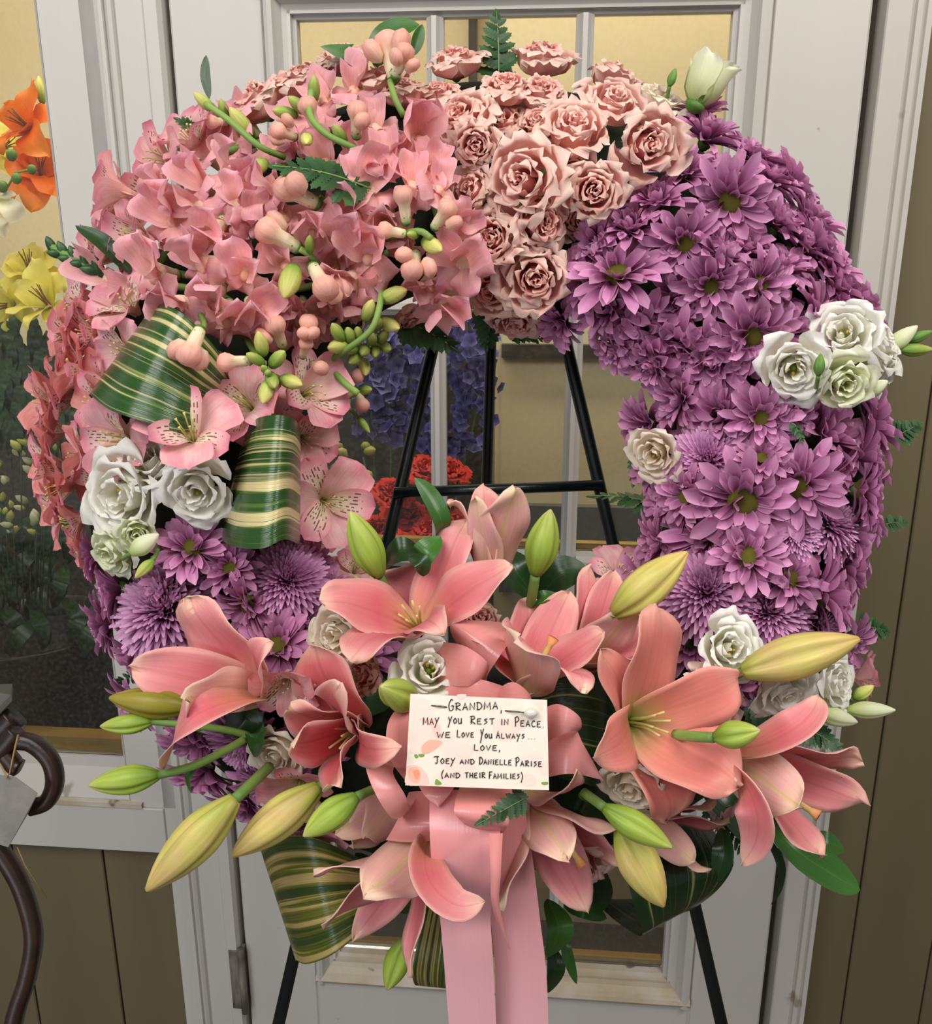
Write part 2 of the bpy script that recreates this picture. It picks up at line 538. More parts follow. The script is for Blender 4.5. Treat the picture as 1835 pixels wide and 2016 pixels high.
S = srgb
M['mum'] = petal_mat('purple_mum_petal', [(0, S(116, 56, 92)), (0.5, S(178, 106, 152)), (1, S(212, 150, 190))], S(222, 166, 202), 5, 0.55, 0.22, var=0.22)
M['mum_eye'] = surface_mat('green_mum_eye', S(112, 112, 22), S(158, 150, 40), 300, 0.7, 0.9, bscale=900)
M['cushion'] = petal_mat('lilac_cushion_petal', [(0, S(98, 40, 82)), (0.55, S(176, 106, 158)), (1, S(222, 170, 208))], S(228, 180, 214), 4, 0.4, 0.1, var=0.15)
M['rose'] = petal_mat('pink_rose_petal', [(0, S(226, 132, 112)), (0.45, S(236, 154, 146)), (0.85, S(240, 182, 170)), (1, S(246, 214, 198))], S(248, 222, 206), 6, 0.9, 0.08, transl=0.3, var=0.1)
M['rose_pale'] = petal_mat('pale_pink_rose_petal', [(0, S(238, 160, 150)), (0.5, S(244, 178, 170)), (1, S(248, 218, 204))], S(250, 226, 212), 6, 0.85, 0.08, transl=0.3, var=0.06)
M['snap'] = petal_mat('pink_snapdragon_petal', [(0, S(242, 200, 172)), (0.35, S(238, 170, 168)), (1, S(240, 164, 180))], S(248, 200, 208), 4, 0.65, 0.2, transl=0.3, var=0.16, blotch=(S(240, 182, 168), 0.6))
M['snap_bud'] = petal_mat('blush_snapdragon_bud', [(0, S(206, 214, 140)), (0.2, S(244, 234, 196)), (0.55, S(244, 216, 186)), (0.72, S(240, 184, 164)), (1, S(238, 176, 160))], None, vein=0.25, transl=0.2, var=0.1)
M['snap_tube'] = petal_mat('cream_snapdragon_tube', [(0, S(206, 218, 140)), (0.3, S(244, 228, 196)), (1, S(242, 176, 166))], None, vein=0.25, transl=0.25, var=0.1)
M['palate'] = petal_mat('yellow_snapdragon_palate', [(0, S(244, 196, 120)), (0.35, S(246, 190, 170)), (1, S(240, 168, 178))], None, vein=0.1, transl=0.2)
M['bud_green'] = petal_mat('green_flower_bud', [(0, S(96, 134, 56)), (0.5, S(136, 162, 70)), (1, S(186, 192, 104))], None, vein=0.3, transl=0.12, rough=0.4, var=0.12)
M['bud_yellow'] = petal_mat('yellow_green_bud', [(0, S(120, 160, 60)), (0.45, S(190, 200, 104)), (1, S(226, 214, 130))], None, vein=0.3, transl=0.15, var=0.1)
M['calyx'] = petal_mat('green_calyx', [(0, S(84, 124, 52)), (1, S(120, 158, 78))], None, vein=0.2, transl=0.15, var=0.15)
M['stem'] = petal_mat('green_stem', [(0, S(96, 128, 60)), (1, S(138, 166, 86))], None, vein=0.2, transl=0.0, var=0.12)
M['alst'] = petal_mat('pink_alstroemeria_petal', [(0, S(246, 226, 200)), (0.35, S(242, 196, 190)), (0.8, S(236, 162, 172)), (1, S(230, 138, 156))], S(240, 164, 178), 4, 0.5, 0.25, transl=0.3, var=0.14, blotch=(S(246, 214, 206), 0.6))
M['alst_in'] = petal_mat('streaked_alstroemeria_petal', [(0, S(240, 214, 176)), (0.4, S(250, 238, 208)), (0.72, S(244, 204, 200)), (1, S(230, 122, 150))], S(234, 142, 164), 2.6, 0.75, 0.16, transl=0.3, var=0.08, streak=(S(118, 30, 36), 0.2, 0.78, 9))
M['coral_alst'] = petal_mat('coral_alstroemeria_petal', [(0, S(242, 208, 178)), (0.35, S(236, 168, 158)), (1, S(226, 128, 128))], S(238, 162, 158), 4, 0.4, 0.3, transl=0.3, var=0.12, blotch=(S(240, 182, 170), 0.4))
M['lis'] = petal_mat('white_lisianthus_petal', [(0, S(214, 222, 160)), (0.3, S(242, 240, 222)), (1, S(248, 246, 242))], None, vein=0.06, transl=0.3, var=0.03)
M['lis_green'] = petal_mat('green_white_lisianthus_petal', [(0, S(190, 206, 120)), (0.5, S(232, 236, 196)), (1, S(244, 244, 222))], None, vein=0.08, transl=0.3, var=0.03)
M['lis_cream'] = petal_mat('cream_lisianthus_petal', [(0, S(210, 206, 150)), (0.4, S(240, 226, 204)), (1, S(244, 232, 216))], None, vein=0.06, transl=0.3, var=0.03)
M['anther'] = surface_mat('yellow_anther', S(220, 178, 30), S(240, 206, 70), 90, 0.6, 0.2)
M['anther_brown'] = surface_mat('brown_anther', S(120, 76, 30), S(160, 112, 50), 90, 0.6, 0.2)
M['lily'] = petal_mat('pink_lily_inner', [(0, S(196, 196, 110)), (0.14, S(222, 150, 120)), (0.4, S(220, 112, 120)), (0.8, S(236, 150, 154)), (1, S(246, 208, 182))], S(250, 196, 184), 4, 0.7, 0.12, rough=0.42, transl=0.22, var=0.08, midrib=(S(206, 96, 92), 9, 0.35))
M['lily_deep'] = petal_mat('deep_pink_lily_inner', [(0, S(168, 70, 60)), (0.3, S(206, 82, 88)), (0.75, S(228, 118, 122)), (1, S(248, 206, 176))], S(250, 196, 186), 5, 0.8, 0.12, rough=0.42, transl=0.2, var=0.06, midrib=(S(176, 62, 66), 9, 0.4))
M['lily_coral'] = petal_mat('coral_lily_inner', [(0, S(176, 176, 90)), (0.12, S(196, 170, 110)), (0.32, S(228, 140, 124)), (0.7, S(232, 136, 128)), (1, S(240, 178, 160))], S(244, 176, 160), 5, 0.6, 0.12, rough=0.42, transl=0.22, var=0.1, midrib=(S(214, 110, 96), 9, 0.3))
M['lily_back'] = petal_mat('pale_lily_underside', [(0, S(206, 204, 130)), (0.25, S(238, 188, 166)), (0.7, S(244, 186, 182)), (1, S(244, 224, 176))], S(248, 208, 196), 3, 0.6, 0.14, rough=0.45, transl=0.2, var=0.06, midrib=(S(220, 204, 140), 8, 0.85))
M['lily_bud'] = petal_mat('green_lily_bud', [(0, S(108, 140, 48)), (0.35, S(148, 174, 66)), (0.85, S(172, 188, 84)), (1, S(194, 196, 116))], None, vein=0.3, transl=0.1, rough=0.4, var=0.1)
M['lily_bud_y'] = petal_mat('yellow_lily_bud', [(0, S(150, 164, 60)), (0.35, S(206, 200, 106)), (0.8, S(214, 196, 110)), (1, S(216, 184, 110))], None, vein=0.35, transl=0.1, rough=0.4, var=0.06, blotch=(S(222, 178, 130), 0.5))
M['lily_bud_o'] = petal_mat('olive_lily_bud', [(0, S(104, 104, 26)), (0.5, S(140, 128, 40)), (1, S(150, 136, 60))], None, vein=0.25, transl=0.05, rough=0.4, var=0.05)
M['filament'] = petal_mat('pale_green_filament', [(0, S(150, 170, 70)), (1, S(222, 204, 130))], None, transl=0.1)
M['pistil'] = petal_mat('lily_pistil', [(0, S(170, 176, 80)), (0.8, S(222, 190, 120)), (1, S(220, 140, 90))], None, transl=0.1)
M['leaf'] = petal_mat('glossy_green_leaf', [(0, S(44, 84, 32)), (0.5, S(54, 100, 38)), (1, S(62, 112, 42))], None, vein=0.22, rough=0.3, transl=0.12, var=0.18, midrib=(S(86, 132, 60), 22, 0.6), spec=0.5)
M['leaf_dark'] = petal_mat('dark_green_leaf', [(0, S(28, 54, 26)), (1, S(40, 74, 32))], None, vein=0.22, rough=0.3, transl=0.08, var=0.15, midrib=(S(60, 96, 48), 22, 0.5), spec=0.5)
M['fern'] = petal_mat('fern_green', [(0, S(34, 66, 34)), (1, S(58, 98, 52))], None, vein=0.2, rough=0.38, transl=0.12, var=0.25, spec=0.45)
M['ribbon'] = petal_mat('pink_satin', [(0, S(232, 150, 146)), (1, S(234, 158, 156))], None, vein=0.02, rough=0.22, transl=0.12, var=0.02, spec=0.55)
M['ribbon_tail'] = petal_mat('dusty_pink_satin', [(0, S(230, 150, 150)), (0.5, S(228, 160, 166)), (1, S(228, 172, 182))], None, vein=0.02, rough=0.3, transl=0.1, var=0.0, spec=0.5)
M['foam'] = surface_mat('dark_moss_and_foam', S(18, 26, 14), S(32, 44, 22), 60, 0.9, 0.6)


def dracaena_mat(name, greens, cream, cut, seed):
    m, nt, N, L = nodes_of(name)
    uv = N.new('ShaderNodeUVMap')
    mp = N.new('ShaderNodeMapping')
    mp.inputs['Scale'].default_value = (11.0, 0.35, 1)
    mp.inputs['Location'].default_value = (seed, 0, seed)
    L.new(uv.outputs[0], mp.inputs[0])
    no = N.new('ShaderNodeTexNoise')
    no.inputs['Scale'].default_value = 1.0
    no.inputs['Detail'].default_value = 2
    L.new(mp.outputs[0], no.inputs['Vector'])
    mp2 = N.new('ShaderNodeMapping')
    mp2.inputs['Scale'].default_value = (110, 1.6, 1)
    L.new(uv.outputs[0], mp2.inputs[0])
    n2 = N.new('ShaderNodeTexNoise')
    n2.inputs['Scale'].default_value = 1.0
    n2.inputs['Detail'].default_value = 3
    L.new(mp2.outputs[0], n2.inputs['Vector'])
    f = math_n(N, L, 'ADD', no.outputs[0], math_n(N, L, 'MULTIPLY', math_n(N, L, 'SUBTRACT', n2.outputs[0], 0.5), 0.12))
    r = ramp(N, [(0.0, greens[0]), (cut - 0.10, greens[1]), (cut - 0.02, greens[2]), (cut, cream), (1.0, cream)])
    L.new(f, r.inputs[0])
    col = mix_n(N, L, math_n(N, L, 'MULTIPLY', n2.outputs[0], 0.5), r.outputs[0], greens[0])
    mp3 = N.new('ShaderNodeMapping')
    mp3.inputs['Scale'].default_value = (34, 0.3, 1)
    mp3.inputs['Location'].default_value = (seed * 3, seed, 0)
    L.new(uv.outputs[0], mp3.inputs[0])
    n3 = N.new('ShaderNodeTexNoise')
    n3.inputs['Scale'].default_value = 1.0
    n3.inputs['Detail'].default_value = 2
    L.new(mp3.outputs[0], n3.inputs['Vector'])
    r3 = ramp(N, [(0.60, (0, 0, 0, 1)), (0.72, (1, 1, 1, 1))])
    L.new(n3.outputs[0], r3.inputs[0])
    col = mix_n(N, L, math_n(N, L, 'MULTIPLY', r3.outputs[0], 0.65), col, cream)
    b = N.new('ShaderNodeBsdfPrincipled')
    L.new(col, b.inputs['Base Color'])
    b.inputs['Roughness'].default_value = 0.22
    b.inputs['Specular IOR Level'].default_value = 0.55
    bp = N.new('ShaderNodeBump')
    bp.inputs['Strength'].default_value = 0.55
    bp.inputs['Distance'].default_value = 0.0008
    L.new(n2.outputs[0], bp.inputs['Height'])
    L.new(bp.outputs[0], b.inputs['Normal'])
    o = N.new('ShaderNodeOutputMaterial')
    L.new(b.outputs[0], o.inputs[0])
    return m


GR = (S(28, 58, 24), S(44, 84, 34), S(96, 124, 50))
M['drac'] = dracaena_mat('striped_dracaena_leaf', GR, S(226, 208, 150), 0.585, 3.1)
M['drac2'] = dracaena_mat('cream_banded_dracaena_leaf', GR, S(232, 214, 156), 0.60, 8.35)
M['drac3'] = dracaena_mat('olive_striped_dracaena_leaf', (S(28, 46, 22), S(54, 76, 28), S(128, 124, 44)), S(196, 172, 108), 0.57, 5.7)
M['drac_dark'] = dracaena_mat('dark_dracaena_leaf', (S(20, 42, 20), S(30, 60, 26), S(60, 88, 34)), S(160, 160, 96), 0.68, 1.7)

# ================================================================== wreath space: a plane square to the leaning easel
DW = 0.80
RCX, RCY, RR, RT, RH = 945, 935, 575, 285, 0.105


def W(px, py, h=0.0):
    return CAM + (FWD + RGT * ((px - FW / 2) / FOC) + UPV * ((FH / 2 - py) / FOC)) * (DW - h)


def m_px(h=0.0): return (DW - h) / FOC


def D3(ang, el=0.0):
    """direction: ang degrees in the wreath plane (0 right, 90 up), el degrees towards the viewer"""
    a, e = radians(ang), radians(el)
    return (RGT * cos(a) + UPV * sin(a)) * cos(e) - FWD * sin(e)


def ring(px, py):
    """height and outward normal of the flower cushion at a picture point"""
    dx, dy = px - RCX, RCY - py
    r = sqrt(dx * dx + dy * dy) + 1e-6
    t = max(-0.94, min(0.94, (r - RR) / RT))
    n = (RGT * (dx / r) + UPV * (dy / r)) * t - FWD * sqrt(1 - t * t)
    return RH * sqrt(1 - t * t), n.normalized()


def basis(p, n, spin=0.0, s=1.0, upd=None):
    """matrix with z along n, y towards upd (or picture up), scaled"""
    n = n.normalized()
    upd = upd or UPV
    x = upd.cross(n)
    if x.length < 1e-4: x = RGT.copy()
    x.normalize()
    y = n.cross(x)
    m = Matrix((x, y, n)).transposed().to_4x4()
    return Matrix.Translation(p) @ m @ Matrix.Rotation(spin, 4, 'Z') @ Matrix.Scale(s, 4)


# ================================================================== meshes
def strip_vf(c, side, nrm, wf, cupf, nv=6, ruff=0.0, rfreq=3.0, seed=0, thick=0.0, crease=0.0, asym=0.0):
    rnd = random.Random(seed)
    ph = [rnd.uniform(0, 6.28) for _ in range(4)]
    k = len(c)
    vs_, uv, fs = [], [], []
    for i in range(k):
        t = i / (k - 1)
        w_, cu = wf(t), cupf(t)
        for j in range(nv + 1):
            s = -1 + 2 * j / nv
            off = cu * w_ * (s * s - 0.0) + crease * w_ * abs(s)
            if ruff:
                off += ruff * (abs(s) ** 1.5 + (t ** 6) * (1 - abs(s))) * sin(rfreq * 6.28 * t + ph[0 if s < 0 else 1] + s * 1.3) * (0.3 + t)
            vs_.append(c[i] + side[i] * (w_ * s) + nrm[i] * off)
            uv.append((j / nv, t))
    for i in range(k - 1):
        for j in range(nv):
            a = i * (nv + 1) + j
            fs.append((a, a + 1, a + nv + 2, a + nv + 1))
    fm = None
    if thick:
        n0, f0 = len(vs_), len(fs)
        for i in range(k):
            for j in range(nv + 1):
                vs_.append(vs_[i * (nv + 1) + j] - nrm[i] * thick)
                uv.append((j / nv, i / (k - 1)))
        back = [tuple(x + n0 for x in f[::-1]) for f in fs]
        rim = []
        B = [i * (nv + 1) for i in range(k)]
        T = [i * (nv + 1) + nv for i in range(k)]
        for a, b in zip(B, B[1:]): rim.append((a, b, b + n0, a + n0))
        for a, b in zip(T, T[1:]): rim.append((b, a, a + n0, b + n0))
        e = [(k - 1) * (nv + 1) + j for j in range(nv + 1)]
        for a, b in zip(e, e[1:]): rim.append((a, b, b + n0, a + n0))
        fs = fs + back + rim
        fm = [0] * f0 + [1] * (len(back) + len(rim))
    return vs_, fs, uv, fm


def shape(p, q, base=0.0):
    tm = p / (p + q)
    mx = tm ** p * (1 - tm) ** q
    return lambda t: base * (1 - t) ** 3 + (1 - base * (1 - t) ** 3) * (max(t, 1e-4) ** p * max(1 - t, 1e-4) ** q / mx)


def petal_vf(L, Wd, p=0.6, q=0.4, e0=20, e1=10, pe=1.0, cup=0.3, k=7, nv=4, base=0.15, ruff=0, rfreq=2, seed=0, r0=0.0, thick=0, crease=0.0, sway=0.0):
    """petal from the origin outwards along x, z up; e0/e1 elevation at base and tip"""
    c, nrm, side = [], [], []
    x, z = r0, 0.0
    for i in range(k):
        t = i / (k - 1)
        e = radians(e0 + (e1 - e0) * t ** pe)
        c.append(V((x, sway * sin(t * 2.4), z)))
        nrm.append(V((-sin(e), 0, cos(e))))
        side.append(V((0, 1, 0)))
        x += cos(e) * L / (k - 1)
        z += sin(e) * L / (k - 1)
    sh = shape(p, q, base)
    cf = cup if callable(cup) else (lambda t: cup)
    return strip_vf(c, side, nrm, lambda t: Wd * sh(t), cf, nv, ruff, rfreq, seed, thick, crease)


def petal_mesh(name, mats, *a, **kw):
    v, f, uv, fm = petal_vf(*a, **kw)
    return mesh(name, v, f, uv, mats, fmat=fm)


def rev_petal(name, mat, prof, phi, seed=0, k=8, nv=8, ruff=0.04, rf=2.0, corner=0.72, off=0.0, dent=0.05):
    """petal cut from a surface of revolution; prof = [(r, z)]"""
    rnd = random.Random(seed)
    ph = [rnd.uniform(0, 6.28) for _ in range(4)]
    pr = catmull([V((a, b, 0)) for a, b in prof], k - 1)
    vs_, uv, fs = [], [], []
    for i, q in enumerate(pr):
        t = i / (k - 1)
        w_ = min(1.0, 0.45 + 1.3 * t)
        if t > corner: w_ *= sqrt(max(0.12, 1 - 0.75 * ((t - corner) / (1 - corner)) ** 2))
        for j in range(nv + 1):
            s = -1 + 2 * j / nv
            a = phi * w_ * s
            g = t ** 2.5 * ruff
            dr = g * (sin(rf * 3.1 * s + ph[0]) + 0.6 * sin(rf * 5.3 * s + ph[1])) + off * s * t
            dz = g * 0.7 * sin(rf * 4.0 * s + ph[2]) - dent * t ** 4 * (abs(s) ** 3) + dent * 0.5 * t ** 6 * (1 - abs(s)) * cos(3 * s)
            r = max(0.005, q.x + dr)
            vs_.append(V((r * cos(a), r * sin(a), q.y + dz)))
            uv.append((j / nv, t))
    for i in range(k - 1):
        for j in range(nv):
            a = i * (nv + 1) + j
            fs.append((a, a + nv + 1, a + nv + 2, a + 1))
    return mesh(name, vs_, fs, uv, [mat])


def lathe_vf(prof, n=12, groove=0.0, lobes=3, axis=None):
    """prof [(t, r)] along z; groove pinches lobes"""
    vs_, uv, fs = [], [], []
    k = len(prof)
    for i, (z, r) in enumerate(prof):
        for j in range(n):
            a = 2 * pi * j / n
            rr = r * (1 - groove * (0.5 + 0.5 * cos(lobes * a)) ** 8)
            vs_.append(V((rr * cos(a), rr * sin(a), z)))
            uv.append((j / n, z if 0 <= z <= 1 else max(0, min(1, z))))
    for i in range(k - 1):
        for j in range(n):
            fs.append((i * n + j, i * n + (j + 1) % n, (i + 1) * n + (j + 1) % n, (i + 1) * n + j))
    fs.append(tuple(range(n))[::-1])
    fs.append(tuple((k - 1) * n + j for j in range(n)))
    return vs_, fs, uv


def lathe_mesh(name, mat, prof, n=12, groove=0.0, lobes=3):
    v, f, uv = lathe_vf(prof, n, groove, lobes)
    return mesh(name, v, f, uv, [mat])


def put(name, me, parent, loc=(0, 0, 0), rot=(0, 0, 0), sc=1.0):
    o = bpy.data.objects.new(name, me)
    COL.objects.link(o)
    o.parent = parent
    o.location = loc
    o.rotation_euler = rot
    o.scale = (sc, sc, sc) if not isinstance(sc, (tuple, list)) else sc
    return o


def merge(parts):
    vs_, fs, uv = [], [], []
    for v, f, u in parts:
        n = len(vs_)
        vs_ += list(v)
        fs += [tuple(i + n for i in x) for x in f]
        uv += list(u)
    return vs_, fs, uv


def xform(vfu, m):
    v, f, u = vfu[0], vfu[1], vfu[2]
    return [m @ V(x) for x in v], f, u


rnd = random.Random(11)


def jit(n, a):
    return (n + V((rnd.uniform(-a, a), rnd.uniform(-a, a), rnd.uniform(-a, a)))).normalized()


# ------------------------------------------------------------------ daisy chrysanthemum
MUM_P = {}
for lay, (L_, W_, e0, e1) in {'a': (0.86, 0.122, 28, -8), 'b': (0.72, 0.115, 46, 14), 'c': (0.50, 0.100, 64, 42), 'd': (0.42, 0.10, 78, 105)}.items():
    MUM_P[lay] = [petal_mesh('mum_petal', [M['mum']], L_ * f, W_ * f2, 0.60, 0.34, e0 + de, e1 + de, 1.1, cup, k=9, nv=4, base=0.40, seed=i, r0=0.13)
                  for i, (f, f2, de, cup) in enumerate([(1, 1, 0, 0.45), (0.93, 1.05, 5, 0.6), (1.06, 0.95, -5, 0.35), (0.98, 1.1, 9, 0.75)])]
v_, f_, u_ = lathe_vf([(-0.10, 0.12), (0.02, 0.24), (0.10, 0.235), (0.155, 0.18), (0.18, 0.09), (0.182, 0.01)], 18)
MUM_EYE = mesh('mum_eye', v_, f_, u_, [M['mum_eye']])
MUM_CUP = lathe_mesh('mum_calyx', M['calyx'], [(-0.22, 0.03), (-0.18, 0.09), (-0.08, 0.16), (0.0, 0.17)], 10)


def mum(px, py, R, label=None, eye=True, n=None, lift=1.0, group=None, dh=0.0, open_=0.0, name='purple_chrysanthemum', light=False):
    h, nr = ring(px, py)
    n = n or jit(nr, 0.16)
    p = W(px, py, h * lift + dh) - n * (R * m_px(h) * 0.25)
    e = empty(name, basis(p, n, rnd.uniform(0, 6.28), R * m_px(h)))
    tag(e, label, 'chrysanthemum', group)
    put('calyx', MUM_CUP, e)
    lays = [('a', 15, 0), ('b', 14, 0.02), ('c', 11, 0.05)] if eye else [('a', 15, 0), ('b', 14, 0.03), ('c', 12, 0.06), ('d', 7, 0.08)]
    if light: lays = lays[:3]
    for lay, cnt, z in lays:
        a0 = rnd.uniform(0, 6)
        for i in range(cnt):
            s = rnd.uniform(0.9, 1.1)
            put('petal', rnd.choice(MUM_P[lay]), e, (0, 0, z), (rnd.uniform(-0.25, 0.25), -open_ + rnd.uniform(-0.16, 0.16), a0 + 6.283 * (i + rnd.uniform(-0.22, 0.22)) / cnt), s)
    if eye: put('eye', MUM_EYE, e, (0, 0, 0.03), (0, 0, rnd.uniform(0, 6)), rnd.uniform(1.02, 1.18))
    return e


# ------------------------------------------------------------------ cushion (incurved) chrysanthemum
def cushion_mesh(seed, mat):
    r = random.Random(seed)
    parts = []
    n = 230
    for i in range(n):
        f = (i + 0.5) / n
        th = radians(5 + 100 * f ** 0.62)
        az = i * 2.39996
        L_ = 0.34 + 0.50 * f ** 0.8 + r.uniform(-0.05, 0.05)
        Wd = 0.042 + 0.036 * f
        vf = petal_vf(L_, Wd, 0.5, 0.16, 90 - math.degrees(th) * 0.85 + r.uniform(-9, 9), 90 - math.degrees(th) * 1.02 + 22 * (1 - f) + r.uniform(-9, 9), 1, 0.8, k=4, nv=2, base=0.4, r0=0.03 + 0.16 * f)
        parts.append(xform(vf, Matrix.Rotation(az, 4, 'Z') @ Matrix.Translation((0, 0, 0.14 * (1 - f)))))
    v, fcs, u = merge(parts)
    return mesh('cushion_petals', v, fcs, u, [mat])


CUSH = [cushion_mesh(s, M['cushion']) for s in (1, 2)]


def cushion(px, py, R, label, n=None, dh=0.0, lift=1.0, group=None):
    h, nr = ring(px, py)
    n = n or jit(nr, 0.15)
    e = empty('cushion_chrysanthemum', basis(W(px, py, h * lift + dh) - n * (R * m_px(h) * 0.35), n, rnd.uniform(0, 6), R * m_px(h)))
    tag(e, label, 'chrysanthemum', group)
    put('calyx', MUM_CUP, e)
    put('petals', rnd.choice(CUSH), e)['kind'] = 'stuff'
    return e


# ------------------------------------------------------------------ roses
M['rose_outer'] = petal_mat('pale_outer_rose_petal', [(0, S(226, 156, 144)), (0.5, S(236, 174, 162)), (1, S(246, 214, 200))], S(248, 224, 208), 6, 0.9, 0.08, transl=0.3, var=0.06)


def rose_set(mat, seed, n=18, openf=1.0):
    r = random.Random(seed)
    out = []
    for k in range(n):
        f = k / (n - 1)
        rt = (0.06 + 0.84 * f ** 1.25) * openf * r.uniform(0.95, 1.06)
        zt = 0.60 - 0.30 * f ** 1.5 + r.uniform(-0.06, 0.06)
        rm = 0.12 + 0.60 * f ** 1.1
        pr = [(0.03 + 0.10 * f, -0.34), (rm, -0.14), (rt * 0.94, zt - 0.22), (rt * 1.0, zt - 0.02), (rt * (0.99 + 0.22 * f) + 0.03, zt - 0.09 * f - 0.01)]
        phi = radians(118 - 62 * f ** 0.7)
        out.append((rev_petal('rose_petal', M['rose_outer'] if f > 0.6 else mat, pr, phi, r.randint(0, 9999), 9, 12, 0.03 + 0.055 * f, 1.3 + 1.6 * f, 0.66, r.uniform(-0.12, 0.12), 0.09), k * 2.39996 + r.uniform(-0.3, 0.3)))
    return out


ROSE = [rose_set(M['rose'], s, 18, o_) for s, o_ in ((1, 1.0), (2, 0.96), (3, 1.06), (4, 1.0))]
ROSE_PALE = [rose_set(M['rose_pale'], s, 15, o_) for s, o_ in ((5, 1.05), (6, 1.0))]


def rose_cup_mesh():
    parts = [lathe_vf([(-0.42, 0.05), (-0.36, 0.13), (-0.26, 0.14)], 10)]
    for i in range(5):
        parts.append(xform(petal_vf(0.5, 0.09, 0.4, 0.9, 30, -20, 1, 0.2, k=4, nv=2, r0=0.1), Matrix.Rotation(i * 1.2566, 4, 'Z') @ Matrix.Translation((0, 0, -0.3))))
    v, f, u = merge(parts)
    return mesh('rose_calyx', v, f, u, [M['calyx']])


ROSE_CUP = rose_cup_mesh()


def rose(px, py, R, label, n=None, kind=ROSE, dh=0.0, lift=1.0, group=None, tilt=None, name='pink_spray_rose'):
    h, nr = ring(px, py)
    n = n or jit(nr, 0.12)
    h2 = h * lift + dh
    e = empty(name, basis(W(px, py, h2) - n * (R * m_px(h2) * 0.3), n, rnd.uniform(0, 6), R * m_px(h2)))
    tag(e, label, 'rose', group)
    put('calyx', ROSE_CUP, e)
    for me, az in rnd.choice(kind):
        put('petal', me, e, (0, 0, 0), (rnd.uniform(-0.08, 0.08), rnd.uniform(-0.10, 0.08), az), rnd.uniform(0.95, 1.06))
    return e


# ------------------------------------------------------------------ lisianthus
def lis_set(mat, seed, n=13, wide=1.0, deep=0.0):
    r = random.Random(seed)
    out = []
    for k in range(n):
        f = k / (n - 1)
        rt = (0.17 + 0.80 * f) * wide
        zt = 0.55 - 0.30 * f ** 1.4 + r.uniform(-0.05, 0.05)
        pr = [(0.05 + 0.05 * f, -0.45), (0.20 + 0.34 * f, -0.2), (rt * 0.85, zt - 0.2), (rt, zt - 0.02), (rt * (1.0 + 0.16 * f), zt - 0.03 - 0.06 * f)]
        out.append((rev_petal('lisianthus_petal', mat, pr, radians(100 - 44 * f), r.randint(0, 9999), 9, 12, 0.035 + 0.045 * f, 1.9, 0.62, r.uniform(-0.09, 0.09)), k * 2.2 + r.uniform(-0.25, 0.25)))
    return out


LIS = {'w': [lis_set(M['lis'], s, 12) for s in (1, 2, 3)], 'g': [lis_set(M['lis_green'], 4, 11, 0.9)], 'c': [lis_set(M['lis_cream'], s, 11) for s in (5, 6)]}


def lis_centre():
    parts = [lathe_vf([(-0.4, 0.05), (-0.2, 0.13), (0.05, 0.12), (0.16, 0.06), (0.18, 0.01)], 8)]
    v, f, u = merge(parts)
    a = mesh('lisianthus_ovary', v, f, u, [M['bud_green']])
    parts = []
    for i in range(5):
        g = i * 1.2566
        parts.append(xform(lathe_vf([(0.0, 0.02), (0.06, 0.055), (0.13, 0.06), (0.2, 0.02)], 6), Matrix.Translation((0.13 * cos(g), 0.13 * sin(g), 0.1)) @ Matrix.Rotation(0.7, 4, V((-sin(g), cos(g), 0)))))
    v, f, u = merge(parts)
    return a, mesh('lisianthus_stamens', v, f, u, [M['anther']])


LIS_A, LIS_B = lis_centre()


def lisianthus(px, py, R, label, kind='w', n=None, dh=0.01, lift=1.0, skip=0, h=None):
    h0, nr = ring(px, py)
    h2 = h0 * lift + dh if h is None else h
    n = n or jit(nr, 0.1)
    e = empty('white_lisianthus', basis(W(px, py, h2) - n * (R * m_px(h2) * 0.3), n, rnd.uniform(0, 6), R * m_px(h2)))
    tag(e, label, 'lisianthus')
    for me, az in rnd.choice(LIS[kind])[skip:]:
        put('petal', me, e, (0, 0, 0), (rnd.uniform(-0.07, 0.07), rnd.uniform(-0.09, 0.07), az), rnd.uniform(0.95, 1.05))
    put('ovary', LIS_A, e, (0, 0, -0.02), (0, 0, 0), 0.8)
    put('stamens', LIS_B, e, (0, 0, -0.04), (0, 0, 0), 0.75)
    return e


# ------------------------------------------------------------------ alstroemeria
def alst_set(mo, mi, seed):
    r = random.Random(seed)
    o_ = [petal_mesh('alstroemeria_petal', [mo], 1.08, 0.42, 0.95, 0.26, 74 + d, 2 + d, 0.65, c, k=12, nv=8, base=0.2, ruff=0.035, seed=i + seed, r0=0.02) for i, (d, c) in enumerate([(0, 0.28), (7, 0.4), (-6, 0.2)])]
    i_ = [petal_mesh('alstroemeria_streaked_petal', [mi], 1.10, 0.29, 0.95, 0.38, 78 + d, 8 + d, 0.65, c, k=12, nv=8, base=0.2, ruff=0.03, seed=i + 5 + seed, r0=0.02) for i, (d, c) in enumerate([(0, 0.3), (6, 0.45), (-8, 0.2)])]
    return o_, i_


ALST = alst_set(M['alst'], M['alst_in'], 1)
ALST_C = alst_set(M['coral_alst'], M['alst_in'], 9)


def alst_stamens():
    parts = []
    for i in range(5):
        g = i * 1.2566 + 0.3
        pts = [V((0.03 * cos(g), 0.03 * sin(g), 0.05)), V((0.07 * cos(g), 0.07 * sin(g), 0.35)), V((0.12 * cos(g) - 0.05, 0.12 * sin(g), 0.58)), V((0.15 * cos(g) - 0.12, 0.15 * sin(g), 0.66))]
        parts.append(tube_vf(catmull(pts, 6), lambda t: 0.012 if t < 0.85 else 0.028, 5))
    v, f, u = merge(parts)
    return mesh('alstroemeria_stamens', v, f, u, [M['filament']])


ALST_S = alst_stamens()


